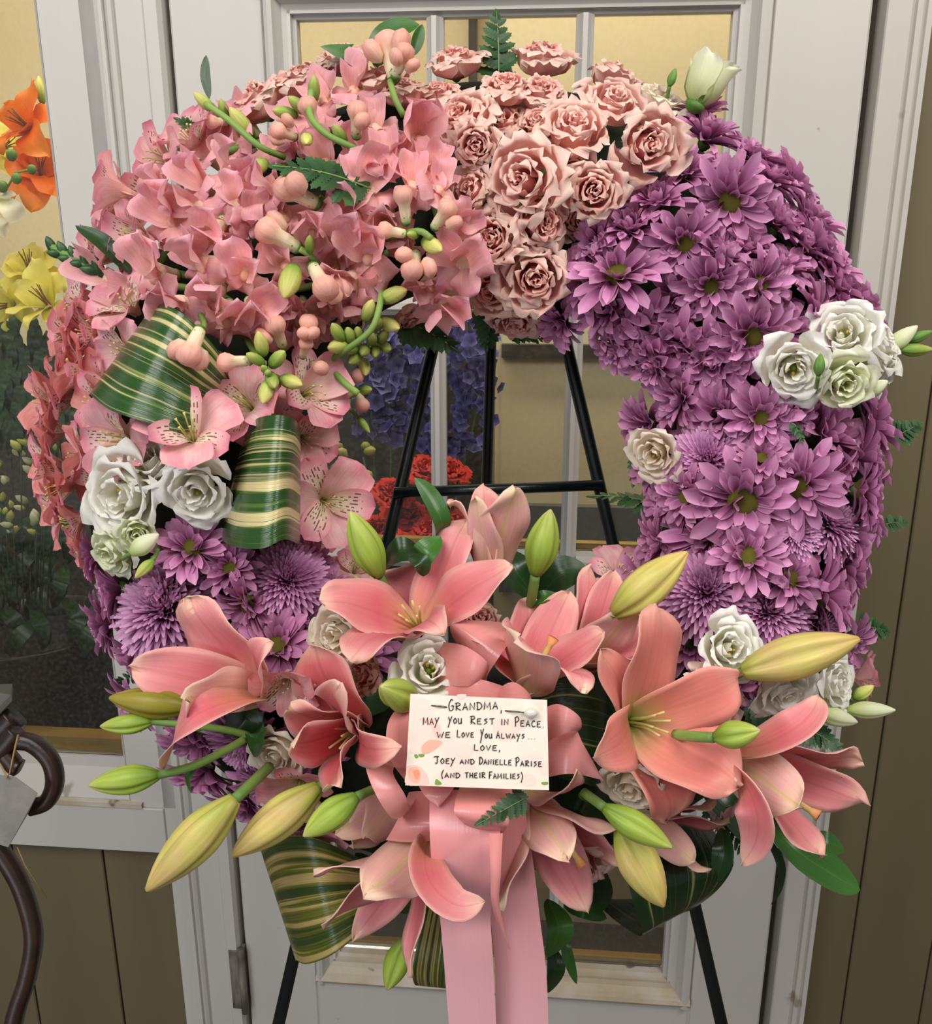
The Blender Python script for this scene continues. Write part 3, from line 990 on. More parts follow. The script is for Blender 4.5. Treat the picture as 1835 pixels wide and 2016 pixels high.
def alst(px, py, R, label, n=None, dh=0.0, lift=1.0, spin=None, kit=ALST, group=None, h=None, open_=0.0):
    h0, nr = ring(px, py)
    h2 = h0 * lift + dh if h is None else h
    n = n or jit(nr, 0.25)
    s = R * m_px(h2)
    e = empty('pink_alstroemeria', basis(W(px, py, h2) - n * (s * 0.45), n, rnd.uniform(0, 6) if spin is None else spin, s))
    tag(e, label, 'alstroemeria', group)
    for i in range(3):
        put('petal', rnd.choice(kit[0]), e, (0, 0, 0), (rnd.uniform(-0.12, 0.12), -open_ + rnd.uniform(-0.15, 0.15), i * 2.0944 + rnd.uniform(-0.1, 0.1)), rnd.uniform(0.95, 1.08))
    for i in range(3):
        put('streaked_petal', rnd.choice(kit[1]), e, (0, 0, 0.015), (rnd.uniform(-0.1, 0.1), -open_ + rnd.uniform(-0.12, 0.12), i * 2.0944 + 1.047 + rnd.uniform(-0.1, 0.1)), rnd.uniform(0.95, 1.05))
    put('stamens', ALST_S, e, (0, 0, 0), (0, 0, rnd.uniform(0, 6)))
    return e


# ------------------------------------------------------------------ snapdragon florets (z = out of the throat, y = upper lip)
SN_TUBE = lathe_mesh('snapdragon_tube', M['snap_tube'], [(0.0, 0.07), (0.06, 0.13), (0.25, 0.15), (0.5, 0.19), (0.62, 0.22), (0.66, 0.15)], 12)
SN_UP = [petal_mesh('snapdragon_upper_lobe', [M['snap']], 0.86, 0.37, 0.75, 0.42, 72, e1, 0.9, c, k=11, nv=6, base=0.35, ruff=0.11, rfreq=1.6, seed=i, sway=0.06) for i, (e1, c) in enumerate(((-20, 0.5), (20, 0.75), (-60, 0.25), (50, 0.9)))]
SN_LO = [petal_mesh('snapdragon_lower_lobe', [M['snap']], 0.80, 0.32, 0.8, 0.42, 58, e1, 0.8, c, k=11, nv=6, base=0.35, ruff=0.11, rfreq=1.6, seed=i + 4) for i, (e1, c) in enumerate(((-70, 0.2), (-40, -0.5), (-95, 0.4), (-20, -0.3)))]
v1, f1, u1 = lathe_vf([(0.0, 0.02), (0.08, 0.15), (0.2, 0.19), (0.32, 0.15), (0.38, 0.03)], 12, 0.25, 2)
SN_PAL = mesh('snapdragon_palate', v1, f1, u1, [M['palate']])
v1, f1, u1 = merge([lathe_vf([(-0.02, 0.05), (0.03, 0.12), (0.1, 0.15)], 10)] + [xform(petal_vf(0.26, 0.09, 0.4, 0.5, 75, 65, 1, 0.3, k=4, nv=2, r0=0.08, base=0.5), Matrix.Rotation(i * 1.2566, 4, 'Z')) for i in range(5)])
SN_CAL = mesh('snapdragon_calyx', v1, f1, u1, [M['calyx']])
# closed floret: tube ending in a puffed two-lobed knob
v1, f1, u1 = lathe_vf([(0.0, 0.07), (0.08, 0.14), (0.3, 0.16), (0.5, 0.17), (0.62, 0.24), (0.76, 0.29), (0.9, 0.25), (0.98, 0.12), (1.0, 0.02)], 16, 0.10, 2)
SN_BUD = mesh('snapdragon_closed', v1, f1, u1, [M['snap_bud']])
v1, f1, u1 = lathe_vf([(0.0, 0.10), (0.1, 0.2), (0.35, 0.26), (0.6, 0.25), (0.82, 0.17), (0.96, 0.06), (1.0, 0.01)], 14, 0.14, 2)
SN_GRN = mesh('snapdragon_green_bud', v1, f1, u1, [M['bud_green']])
SN_DRK = mesh('snapdragon_dark_bud', v1, f1, u1, [M['fern']])
SN_YEL = mesh('snapdragon_yellow_bud', v1, f1, u1, [M['bud_yellow']])
PUFF = lathe_mesh('snapdragon_puffed_lobe', M['snap_bud'], [(0.45, 0.03), (0.55, 0.16), (0.75, 0.21), (0.92, 0.16), (1.0, 0.03)], 12)


def snap_open(sp, px, py, size, ang, el, roll=0.0, h=None, dh=0.0):
    """open floret with its mouth at the picture point, tube pointing back against (ang, el)"""
    h0, _ = ring(px, py)
    h2 = (h0 + dh) if h is None else h
    n = D3(ang, el)
    s = size * m_px(h2)
    o = put('floret', SN_TUBE, sp)
    o.matrix_local = basis(W(px, py, h2) - n * (s * 0.62), n, roll, s)
    put('calyx', SN_CAL, o)
    for a in (62, 118):
        put('petal', rnd.choice(SN_UP), o, (0, 0.05, 0.52), (rnd.uniform(-0.2, 0.2), rnd.uniform(-0.2, 0.25), radians(a + rnd.uniform(-8, 8))), rnd.uniform(0.9, 1.15))
    for a in (215, 270, 325):
        put('petal', rnd.choice(SN_LO), o, (0, -0.05, 0.50), (rnd.uniform(-0.2, 0.2), rnd.uniform(-0.2, 0.2), radians(a + rnd.uniform(-8, 8))), rnd.uniform(0.85, 1.1))
    if rnd.random() < 0.55: put('palate', SN_PAL, o, (0, -0.03, 0.48), (0.55, 0, 0), 0.85)
    return o


def snap_bud(sp, px, py, size, ang, el, kind='p', h=None, dh=0.0):
    """closed floret centred on the picture point, pointing along (ang, el); p pink, g green, y yellow-green, f puffed"""
    h0, _ = ring(px, py)
    h2 = (h0 + dh) if h is None else h
    n = D3(ang, el)
    s = size * m_px(h2)
    o = put('bud', {'p': SN_BUD, 'g': SN_GRN, 'y': SN_YEL, 'f': SN_BUD, 'd': SN_DRK}[kind], sp)
    o.matrix_local = basis(W(px, py, h2) - n * (s * 0.5), n, rnd.uniform(0, 6.28), s)
    put('calyx', SN_CAL, o, (0, 0, -0.03), (0, 0, rnd.uniform(0, 6)), 1.15 if kind in 'gy' else 1.0)
    if kind == 'f':
        for k in range(2): put('lobe', PUFF, o, (0, 0, 0.02 * k), (rnd.uniform(0.38, 0.6) * (1 if k else -1), rnd.uniform(-0.2, 0.2), rnd.uniform(0, 6)), (rnd.uniform(0.95, 1.25), rnd.uniform(0.8, 1.0), rnd.uniform(0.88, 1.02)))
    return o


def spike(label, name='snapdragon_spike'):
    return tag(empty(name), label, 'snapdragon')


def stem(parent, pts, r, mat='stem', name='stem', n=8):
    """pts: (px, py, h) list"""
    return tube(name, catmull([W(*p) for p in pts], 4 * (len(pts) - 1)), r, M[mat], parent, n)


# ------------------------------------------------------------------ world-space strips: lily petals, leaves, ribbons
def world_strip(name, pts, width_px, mats, parent=None, face=None, wf=None, cup=0.0, nv=8, k=16, ruff=0.0, rfreq=3, thick=0.0, crease=0.0, seed=0, twist=0.0, faces=None):
    """pts: (px, py, h) along the middle; width_px: full width; face: direction the upper side looks at (or one per point)"""
    c = catmull([W(*p) for p in pts], k)
    hm = sum(p[2] for p in pts) / len(pts)
    hw = width_px * 0.5 * m_px(hm)
    if faces: fv = catmull(faces, k)
    else: fv = [face if face is not None else -FWD] * (k + 1)
    side, nrm = [], []
    for i in range(k + 1):
        t = (c[min(i + 1, k)] - c[max(i - 1, 0)]).normalized()
        s = t.cross(fv[i])
        if s.length < 1e-4: s = side[-1] if side else t.orthogonal()
        s = -s.normalized()
        if side and s.dot(side[-1]) < 0 and faces is None: s = -s
        if twist:
            s = Quaternion(t, twist * i / k) @ s
        side.append(s)
        nrm.append(t.cross(s).normalized() * 1.0)
    for i in range(k + 1):
        if nrm[i].dot(fv[i]) < 0: nrm[i] = -nrm[i]
    # keep the normals continuous
    for i in range(1, k + 1):
        if nrm[i].dot(nrm[i - 1]) < 0: nrm[i] = -nrm[i]
    wf = wf or (lambda t: 1.0)
    cf = cup if callable(cup) else (lambda t: cup)
    v, f, uv, fm = strip_vf(c, side, nrm, lambda t: hw * wf(t), cf, nv, ruff, rfreq, seed, thick, crease)
    return link(name, mesh(name, v, f, uv, mats, fmat=fm), None, parent)


LILY_SH = shape(0.66, 0.72, 0.30)
LEAF_SH = shape(0.7, 0.75, 0.05)
BROAD_SH = shape(0.55, 0.6, 0.05)


def lily(label, throat, axis, petals, mat='lily', stamens=6, pistil=None, st_len=75, thick=0.0007, name='pink_lily', hooks=()):
    """throat (px,py,h); axis direction; petals [(tip px, py, h, width px, curl, bulge[, roll])]"""
    P0 = W(*throat)
    e = empty(name, Matrix.Translation(P0))
    tag(e, label, 'lily')
    inv = Matrix.Translation(-P0)
    ax = axis.normalized()
    for i, pt in enumerate(petals):
        tx, ty, th, wpx, curl, bulge = pt[:6]
        roll = pt[6] if len(pt) > 6 else 0.0
        pm = pt[7] if len(pt) > 7 else mat
        P3 = W(tx, ty, th)
        d = P3 - P0
        ln = d.length
        rad = d - ax * d.dot(ax)
        rad = rad.normalized() if rad.length > 1e-4 else RGT
        P1 = P0 + d * 0.30 + ax * (ln * bulge)
        P2 = P0 + d * 0.72 + ax * (ln * bulge * 0.9)
        # curl > 0: the tip folds back behind the flower, curl < 0: it folds inwards
        c = []
        k = 16
        for q in range(k + 1):
            t = q / k
            b = (1 - t) ** 3 * P0 + 3 * (1 - t) ** 2 * t * P1 + 3 * (1 - t) * t * t * P2 + t ** 3 * P3
            b = b - ax * (curl * ln * max(0, t - 0.6) ** 2 * 2.0)
            c.append(b)
        sd = d.cross(ax)
        sd = sd.normalized() if sd.length > 0.15 * ln else rad.cross(ax).normalized()
        if roll: sd = Quaternion(d.normalized(), roll) @ sd
        hw = wpx * 0.5 * m_px((throat[2] + th) / 2)
        side, nrm = [], []
        for q in range(k + 1):
            t = (c[min(q + 1, k)] - c[max(q - 1, 0)]).normalized()
            s = (sd - t * sd.dot(t)).normalized()
            side.append(s)
            nn = s.cross(t)
            nrm.append(nn)
        if nrm[4].dot(ax) < 0 and not roll: nrm = [-x for x in nrm]
        elif roll and nrm[4].dot(Quaternion(d.normalized(), roll) @ ax) < 0: nrm = [-x for x in nrm]
        v, f, uv, fm = strip_vf(c, side, nrm, lambda t: hw * LILY_SH(t), lambda t: 0.34 - 0.26 * t, 8, hw * 0.17, 1.7, i * 7 + int(tx), thick, 0.0)
        v = [inv @ x for x in v]
        link('petal', mesh('lily_petal', v, f, uv, [M[pm], M['lily_back']], fmat=fm), None, e)
    for pts, wpx, fc in hooks:      # petals with a strong hook, given by points along the middle
        o = world_strip('petal', pts, wpx, [M[mat], M['lily_back']], e, fc, LILY_SH, lambda t: 0.4 - 0.2 * t, 8, 20, 0.001, 1.3, thick)
        o.location = -P0
    for i in range(stamens):
        g = i * 2 * pi / max(1, stamens) + 0.4
        a = ax.orthogonal().normalized()
        b = ax.cross(a)
        o_ = a * cos(g) + b * sin(g)
        l_ = st_len * m_px(throat[2])
        pts = [P0 + o_ * 0.002, P0 + ax * l_ * 0.5 + o_ * l_ * 0.10, P0 + ax * l_ + o_ * l_ * 0.24]
        v, f, uv = tube_vf([inv @ x for x in catmull(pts, 6)], lambda t: 0.0013 - 0.0005 * t, 6)
        link('stamen', mesh('lily_stamen', v, f, uv), M['filament'], e)
    if pistil:
        pts = [P0 + ax * 0.004] + [W(*q) for q in pistil]
        v, f, uv = tube_vf([inv @ x for x in catmull(pts, 8)], lambda t: 0.0022 if t < 0.9 else 0.0042, 8)
        link('pistil', mesh('lily_pistil', v, f, uv), M['pistil'], e)
    return e


def bud_along(name, label, cat, a, b, r_px, mat, stem_pts=None, groove=0.22, fat=0.42, parent=None, stem_r=0.0028, tipgap=0.0):
    """lily bud from base a to tip b, both (px,py,h)"""
    A, B = W(*a), W(*b)
    ax = B - A
    ln = ax.length
    r = r_px * m_px((a[2] + b[2]) / 2) / ln
    prof = []
    for i in range(13):
        t = i / 12
        q = (sin(pi * min(1, t / (2 * fat)) / 1.0) if t < fat else cos((t - fat) / (1 - fat) * pi / 2) ** 0.8)
        prof.append((t, max(0.025, r * (0.35 + 0.65 * q) if t < fat else r * (0.10 + 0.90 * q))))
    prof = [(-0.012, 0.012)] + prof + [(1.012, 0.008)]
    v, f, u = lathe_vf(prof, 36, groove, 3)
    m = basis(A, ax, rnd.uniform(0, 2), ln)
    e = empty(name, m, parent)
    if label: tag(e, label, cat)
    link('bud', mesh('lily_bud', v, f, u), M[mat], e)
    if stem_pts:
        im = m.inverted()
        pts = [im @ x for x in catmull([A] + [W(*p) for p in stem_pts], 4 * len(stem_pts))]
        sv, sf, su = tube_vf(pts, stem_r / ln, 8)
        link('stem', mesh('bud_stem', sv, sf, su), M['stem'], e)
    return e


def leaf(label, pts, width_px, mat='leaf', face=None, crease=0.25, cup=0.0, name='green_leaf', sh=LEAF_SH, ruff=0.0, group=None, twist=0.0, cat='leaf'):
    o = world_strip(name, pts, width_px, [M[mat]], None, face, sh, cup, 6, 14, ruff, 2, 0, crease, int(pts[0][0]), twist)
    return tag(o, label, cat, group)


def leaflet_mesh(seed, teeth=5):
    r = random.Random(seed)
    k = teeth * 2 + 1
    vs_, uv, fs = [], [], []
    for i in range(k + 1):
        t = i / k
        wd = 0.34 * (t + 0.12) ** 0.35 * (1 - t) ** 0.62 * 1.5
        wd *= 1.0 if i % 2 else 0.74
        x = t + (0.05 if i % 2 else 0)
        for s in (-1, 0, 1):
            vs_.append(V((x - (0.07 if s == 0 and i % 2 else 0), s * wd, -0.07 * t * t + (0.02 if s else 0))))
            uv.append((0.5 + s * 0.5, t))
    for i in range(k):
        for j in range(2):
            a = i * 3 + j
            fs.append((a, a + 1, a + 4, a + 3))
    return mesh('fern_leaflet', vs_, fs, uv, [M['fern']], smooth=False)


LFT = [leaflet_mesh(i, t) for i, t in enumerate((4, 5, 6))]


def fern(label, a, b, width_px, face=None, pairs=7, curve=0.06, group=None):
    """leatherleaf frond from a to b (px,py,h)"""
    A, B = W(*a), W(*b)
    ax = B - A
    ln = ax.length
    face = (face or -FWD).normalized()
    x = ax.normalized()
    y = face.cross(x).normalized()
    z = x.cross(y)
    m = Matrix.Translation(A) @ Matrix((x, y, z)).transposed().to_4x4() @ Matrix.Scale(ln, 4)
    e = empty('fern_frond', m)
    tag(e, label, 'fern', group)
    v, f, u = tube_vf([(t / 8, 0, curve * sin(pi * t / 8)) for t in range(9)], lambda t: 0.012 * (1 - 0.7 * t), 5)
    link('stalk', mesh('fern_stalk', v, f, u), M['stem'], e)
    hw = width_px * 0.5 * m_px((a[2] + b[2]) / 2) / ln
    for i in range(pairs):
        t = 0.08 + 0.84 * i / pairs
        s = hw * (1 - 0.74 * t ** 1.3) * 1.12
        for sd in (-1, 1):
            put('leaflet', rnd.choice(LFT), e, (t + 0.02 * sd, 0, curve * sin(pi * t)), (rnd.uniform(-0.3, 0.3) * sd, rnd.uniform(-0.1, 0.25), sd * radians(62 - 16 * t + rnd.uniform(-5, 5))), (s, s * 0.95, s))
    put('leaflet', LFT[2], e, (0.84, 0, 0), (0, 0.05, 0), 0.18 + hw * 0.1)
    return e

# ================================================================== easel and ring form
ez = tag(empty('easel'), 'black wire easel with crossbar standing behind the wreath', 'easel')
EB = -0.05    # easel legs lie behind the wreath plane
tube('leg', [W(990, 90, EB), W(763, 1070, EB), W(500, 2230, EB)], 0.0058, M['steel'], ez, 12)
tube('leg', [W(985, 90, EB), W(1112, 665, EB), W(1217, 1115, EB), W(1480, 2280, EB)], 0.0058, M['steel'], ez, 12)
tube('back_leg', [W(985, 90, EB - 0.01), W(958, 950, EB - 0.10), W(942, 1500, EB - 0.17), W(930, 2190, EB - 0.24)], 0.0055, M['steel'], ez, 12)
tube('crossbar', [W(776, 970, EB + 0.012), W(1185, 955, EB + 0.012)], 0.0048, M['steel'], ez, 12)
rv, rf_ = [], []
for i in range(48):
    a = 2 * pi * i / 48
    for j in range(14):
        b = 2 * pi * j / 14
        bump = 1 + 0.06 * sin(7 * a + 3 * b) * sin(5 * b)
        rr = RR + 200 * cos(b) * bump
        rv.append(W(RCX + rr * cos(a), RCY - rr * sin(a), 0.015 + 0.055 * sin(b) * bump))
for i in range(48):
    for j in range(14):
        rf_.append((i * 14 + j, ((i + 1) % 48) * 14 + j, ((i + 1) % 48) * 14 + (j + 1) % 14, i * 14 + (j + 1) % 14))
tag(link('wreath_form', mesh('wreath_form', rv, rf_), M['foam']), 'dark mossy foam ring glimpsed between the flowers of the wreath', 'wreath form')

# ================================================================== purple chrysanthemums
RIM = 'purple chrysanthemums turned outward along the right rim'
INN = 'purple chrysanthemums massed round the inner right curve'
SHO = 'purple chrysanthemums packed on the upper right shoulder'
LOW = 'purple chrysanthemums hanging at the lower left of the wreath'
ANCH = [(1170, 376, 'the coral-centred rose'), (1278, 284, 'the largest pale rose'), (1056, 548, 'the large dusky rose'), (1213, 528, 'the bloom with the folded petal'), (1352, 482, 'the wide-eyed bloom'), (1436, 402, 'the hooded bloom'), (1402, 566, 'the middle eyed bloom'),
        (1505, 562, 'the half-hidden eyed bloom'), (1484, 668, 'the eyed bloom beside the trio'), (1566, 728, 'the golden-hearted lisianthus'), (1735, 672, 'the speckled lisianthus'), (1666, 758, 'the greenish lisianthus'), (1286, 894, 'the lone cream lisianthus'),
        (1500, 826, 'the flat round bloom'), (1470, 990, 'the widest open bloom'), (1568, 958, 'the bloom with crossed petal'), (1475, 1092, 'the round green-eyed bloom'), (1560, 1138, 'the small green-eyed bloom'), (1712, 968, 'the side-view bloom'), (1640, 1165, 'the lowest rim bloom'),
        (1392, 902, 'the inner-rim cushion'), (1648, 1022, 'the rim cushion'), (1392, 1158, 'the cushion by the tilted bud'), (1520, 1196, 'the cushion above the cup'), (1580, 1290, 'the long tan bud'), (1375, 160, 'the pale opening bud'),
        (232, 976, 'the largest left lisianthus'), (216, 1090, 'the greenish left lisianthus'), (375, 1074, 'the dark left daisy'), (450, 1116, 'the lime-eyed daisy'), (310, 1188, 'the large left cushion'), (562, 1134, 'the bright left cushion'), (545, 1268, 'the olive-eyed left daisy'),
        (290, 1382, 'the dull olive bud'), (375, 1660, 'the largest lily bud'), (474, 1478, 'the dusky cushion'), (620, 1470, 'the dark throated lily'), (440, 1330, 'the left lily'), (310, 705, 'the glossy striped loop'), (660, 1252, 'the cream swirl'), (90, 520, 'the unopened snapdragon tip'), (228, 868, 'the dashed pale alstroemeria')]
USED = set()


def where(kind, x, y):
    """a label that no other flower has: which way from its nearest landmark, and towards which other"""
    near = sorted(ANCH, key=lambda q: (q[0] - x) ** 2 + (q[1] - y) ** 2)[:6]
    for i in range(4):
        ax_, ay_, an = near[i]
        dx, dy = x - ax_, ay_ - y
        if dx * dx + dy * dy < 900: continue
        d = ['right of', 'up and right of', 'above', 'up and left of', 'left of', 'down and left of', 'below', 'down and right of'][int(round(math.degrees(atan2(dy, dx)) / 45)) % 8]
        for j in range(6):
            if j == i: continue
            t = '%s %s %s, near %s' % (kind, d, an, near[j][2])
            if len(t.split()) <= 16 and (d, an) not in USED | {None}:
                USED.add((d, an))
                return t
    for i in range(4):
        for j in range(6):
            t = '%s tucked between %s and %s' % (kind, near[i][2], near[j][2])
            if i != j and t not in USED and len(t.split()) <= 16:
                USED.add(t)
                return t
    return kind + ' at %d' % x


KD = {RIM: 'outward-turned purple chrysanthemum', INN: 'eyeless purple chrysanthemum', SHO: 'purple chrysanthemum', LOW: 'dusky purple chrysanthemum'}
EYED = [
    (1213, 528, 108, D3(115, 62), 'large purple daisy chrysanthemum beside the lowest pink roses, petal folded over its eye'),
    (1352, 482, 92, D3(265, 60), 'purple daisy chrysanthemum with wide dark green eye below the coral-centred rose'),
    (1436, 402, 100, D3(240, 55), 'purple daisy chrysanthemum with hooded eye high on the right shoulder'),
    (1402, 566, 88, D3(250, 62), 'purple daisy chrysanthemum with olive eye, middle of three eyed blooms above the lisianthus'),
    (1505, 562, 84, D3(330, 58), 'purple daisy chrysanthemum with half-hidden eye, right of the middle eyed bloom'),
    (1484, 668, 100, D3(265, 58), 'purple daisy chrysanthemum directly above and left of the white lisianthus trio'),
    (1500, 826, 86, D3(250, 74), 'flat round purple daisy chrysanthemum with olive eye under the leftmost lisianthus of the trio'),
    (1566, 822, 60, D3(300, 60), 'small purple daisy chrysanthemum half hidden right of the flat round one'),
    (1470, 990, 122, D3(260, 76), 'widest open purple daisy chrysanthemum with broad olive eye in the middle of the right arm'),
    (1568, 958, 112, D3(200, 62), 'purple daisy chrysanthemum with a petal across its eye, right of the widest open one'),
    (1475, 1092, 92, D3(100, 72), 'round purple daisy chrysanthemum with green eye above two cushion blooms'),
    (1560, 1138, 80, D3(60, 70), 'small purple daisy chrysanthemum with green eye right of the round one above the cushions'),
    (1712, 968, 92, D3(-10, 28), 'purple daisy chrysanthemum in side view with a yellow eye on the right rim'),
    (1640, 1165, 122, D3(5, 24), 'large purple daisy chrysanthemum in side view with yellow sliver of eye, lowest on right rim'),
    (1345, 978, 84, D3(190, 40), 'purple daisy chrysanthemum in side view below the cream lisianthus at the inner rim'),
    (1500, 898, 66, D3(100, 60), 'shaded purple daisy chrysanthemum sunk between the flat round one and the widest one'),
    (1424, 492, 84, D3(40, 40), 'purple daisy chrysanthemum showing a small bright yellow eye on the right shoulder'),
    (375, 1074, 84, D3(80, 66), 'dark purple daisy chrysanthemum under the white lisianthus at lower left'),
    (450, 1116, 66, D3(80, 74), 'small magenta daisy chrysanthemum with lime green eye beside the striped leaf loop'),
    (545, 1268, 90, D3(90, 62), 'purple daisy chrysanthemum with olive eye above the left lily'),
    (478, 1196, 80, D3(220, 50), 'purple daisy chrysanthemum with half-hidden eye between two lilac cushions at lower left'),
]
for x, y, r, n, lb in EYED: mum(x, y, r, lb, True, n, dh=0.012, open_=0.0)
PLAIN = {
    SHO: [(1398, 258, 88, 70, 40), (1480, 300, 80, 60, 35), (1380, 212, 66, 95, 30), (1565, 362, 88, 30, 22), (1540, 432, 92, 50, 40), (1292, 388, 84, 110, 50), (1238, 440, 88, 120, 45), (1170, 478, 76, 170, 45), (1345, 330, 80, 100, 50), (1470, 480, 80, 60, 50), (1600, 425, 96, 40, 30), (1520, 345, 84, 60, 40), (1450, 350, 84, 70, 55)],
    INN: [(1192, 606, 95, 200, 40), (1255, 650, 95, 215, 45), (1335, 596, 78, 230, 55), (1330, 690, 88, 230, 40), (1205, 690, 72, 220, 20), (1280, 722, 84, 225, 20), (1400, 712, 104, 235, 50), (1330, 790, 84, 200, 25), (1412, 818, 92, 180, 55),
          (1100, 640, 66, 230, 30), (1392, 1046, 118, 170, 60), (1290, 1072, 78, 190, 15), (1305, 990, 70, 180, 20), (1150, 560, 80, 200, 45)],
    RIM: [(1612, 478, 96, 35, 25), (1655, 560, 92, 25, 25), (1552, 640, 104, 60, 45), (1625, 610, 100, 40, 40), (1702, 602, 74, 30, 12), (1640, 850, 124, 20, 45), (1725, 830, 98, 15, 15), (1712, 900, 98, 10, 20), (1690, 1050, 104, -5, 25), (1710, 1010, 80, 5, 15),
          (1680, 1120, 100, -10, 20), (1640, 950, 84, 330, 45), (1540, 520, 80, 70, 45), (1575, 720, 80, 50, 50), (1690, 760, 80, 20, 20), (1640, 520, 92, 45, 40), (1690, 590, 84, 35, 25), (1590, 480, 90, 50, 45)],
    LOW: [(215, 1162, 84, 190, 25), (198, 1232, 80, 200, 20), (262, 1296, 84, 220, 20), (300, 1240, 80, 210, 40), (388, 1470, 96, 255, 25), (622, 1492, 70, 260, 50), (338, 1300, 78, 230, 35), (618, 1108, 62, 30, 40), (648, 1160, 64, 20, 40), (592, 1212, 66, 60, 55), (178, 1095, 56, 185, 15), (420, 1300, 80, 240, 60), (330, 1140, 66, 120, 60), (460, 1400, 80, 240, 55), (400, 1535, 92, 255, 25), (478, 1592, 82, 250, 30), (512, 1540, 82, 240, 45), (360, 1440, 80, 230, 25), (590, 1640, 70, 250, 40)],
}
for g, rows in PLAIN.items():
    for x, y, r, a, el in rows: mum(x, y, r, where(KD[g], x, y), False, D3(a, el), group=g, lift=0.97)
# the lower layer that closes the gaps in the two purple fields
taken = [(q[0], q[1]) for q in EYED] + [(q[0], q[1]) for rows in PLAIN.values() for q in rows]
tries = 0
while tries < 700:
    tries += 1
    a = radians(rnd.uniform(-42, 60)) if rnd.random() < 0.78 else radians(rnd.uniform(196, 238))
    r_ = RR + rnd.uniform(-0.86, 0.88) * RT
    x, y = RCX + r_ * cos(a), RCY - r_ * sin(a)
    if a < 1.2 and x < 1210 and y < 560: continue
    if min((x - q[0]) ** 2 + (y - q[1]) ** 2 for q in taken) < 74 ** 2: continue
    taken.append((x, y))
    g = LOW if a > 2 else (RIM if r_ > RR + 60 else (SHO if y < 560 else INN))
    mum(x, y, rnd.uniform(76, 92), where('half-buried purple chrysanthemum', x, y), False, None, 0.80, g, light=True)
for x, y, r, n, lb in [
    (1392, 902, 90, D3(150, 66), 'lilac cushion chrysanthemum beside the cream lisianthus at the inner rim'),
    (1562, 1042, 64, D3(120, 70), 'small dark lilac cushion chrysanthemum left of a larger one on the right arm'),
    (1648, 1022, 86, D3(40, 50), 'lilac cushion chrysanthemum near the right rim beside the small dark one'),
    (1392, 1158, 106, D3(120, 66), 'lilac cushion chrysanthemum touching the tilted green-yellow lily bud'),
    (1520, 1196, 100, D3(80, 68), 'lilac cushion chrysanthemum above the open lisianthus cup'),
    (1632, 1228, 78, D3(10, 40), 'lilac cushion chrysanthemum above the long tan lily bud'),
    (310, 1188, 116, D3(110, 60), 'large lilac cushion chrysanthemum behind the left lily'),
    (562, 1134, 90, D3(80, 66), 'bright lilac cushion chrysanthemum under the striped leaf loop'),
    (474, 1478, 104, D3(245, 45), 'dusky cushion chrysanthemum behind the slender bud stems at lower left'),
    (530, 1560, 76, D3(250, 40), 'dusky cushion chrysanthemum lowest at the left, above the largest lily bud'),
]: cushion(x, y, r, lb, n, 0.008)

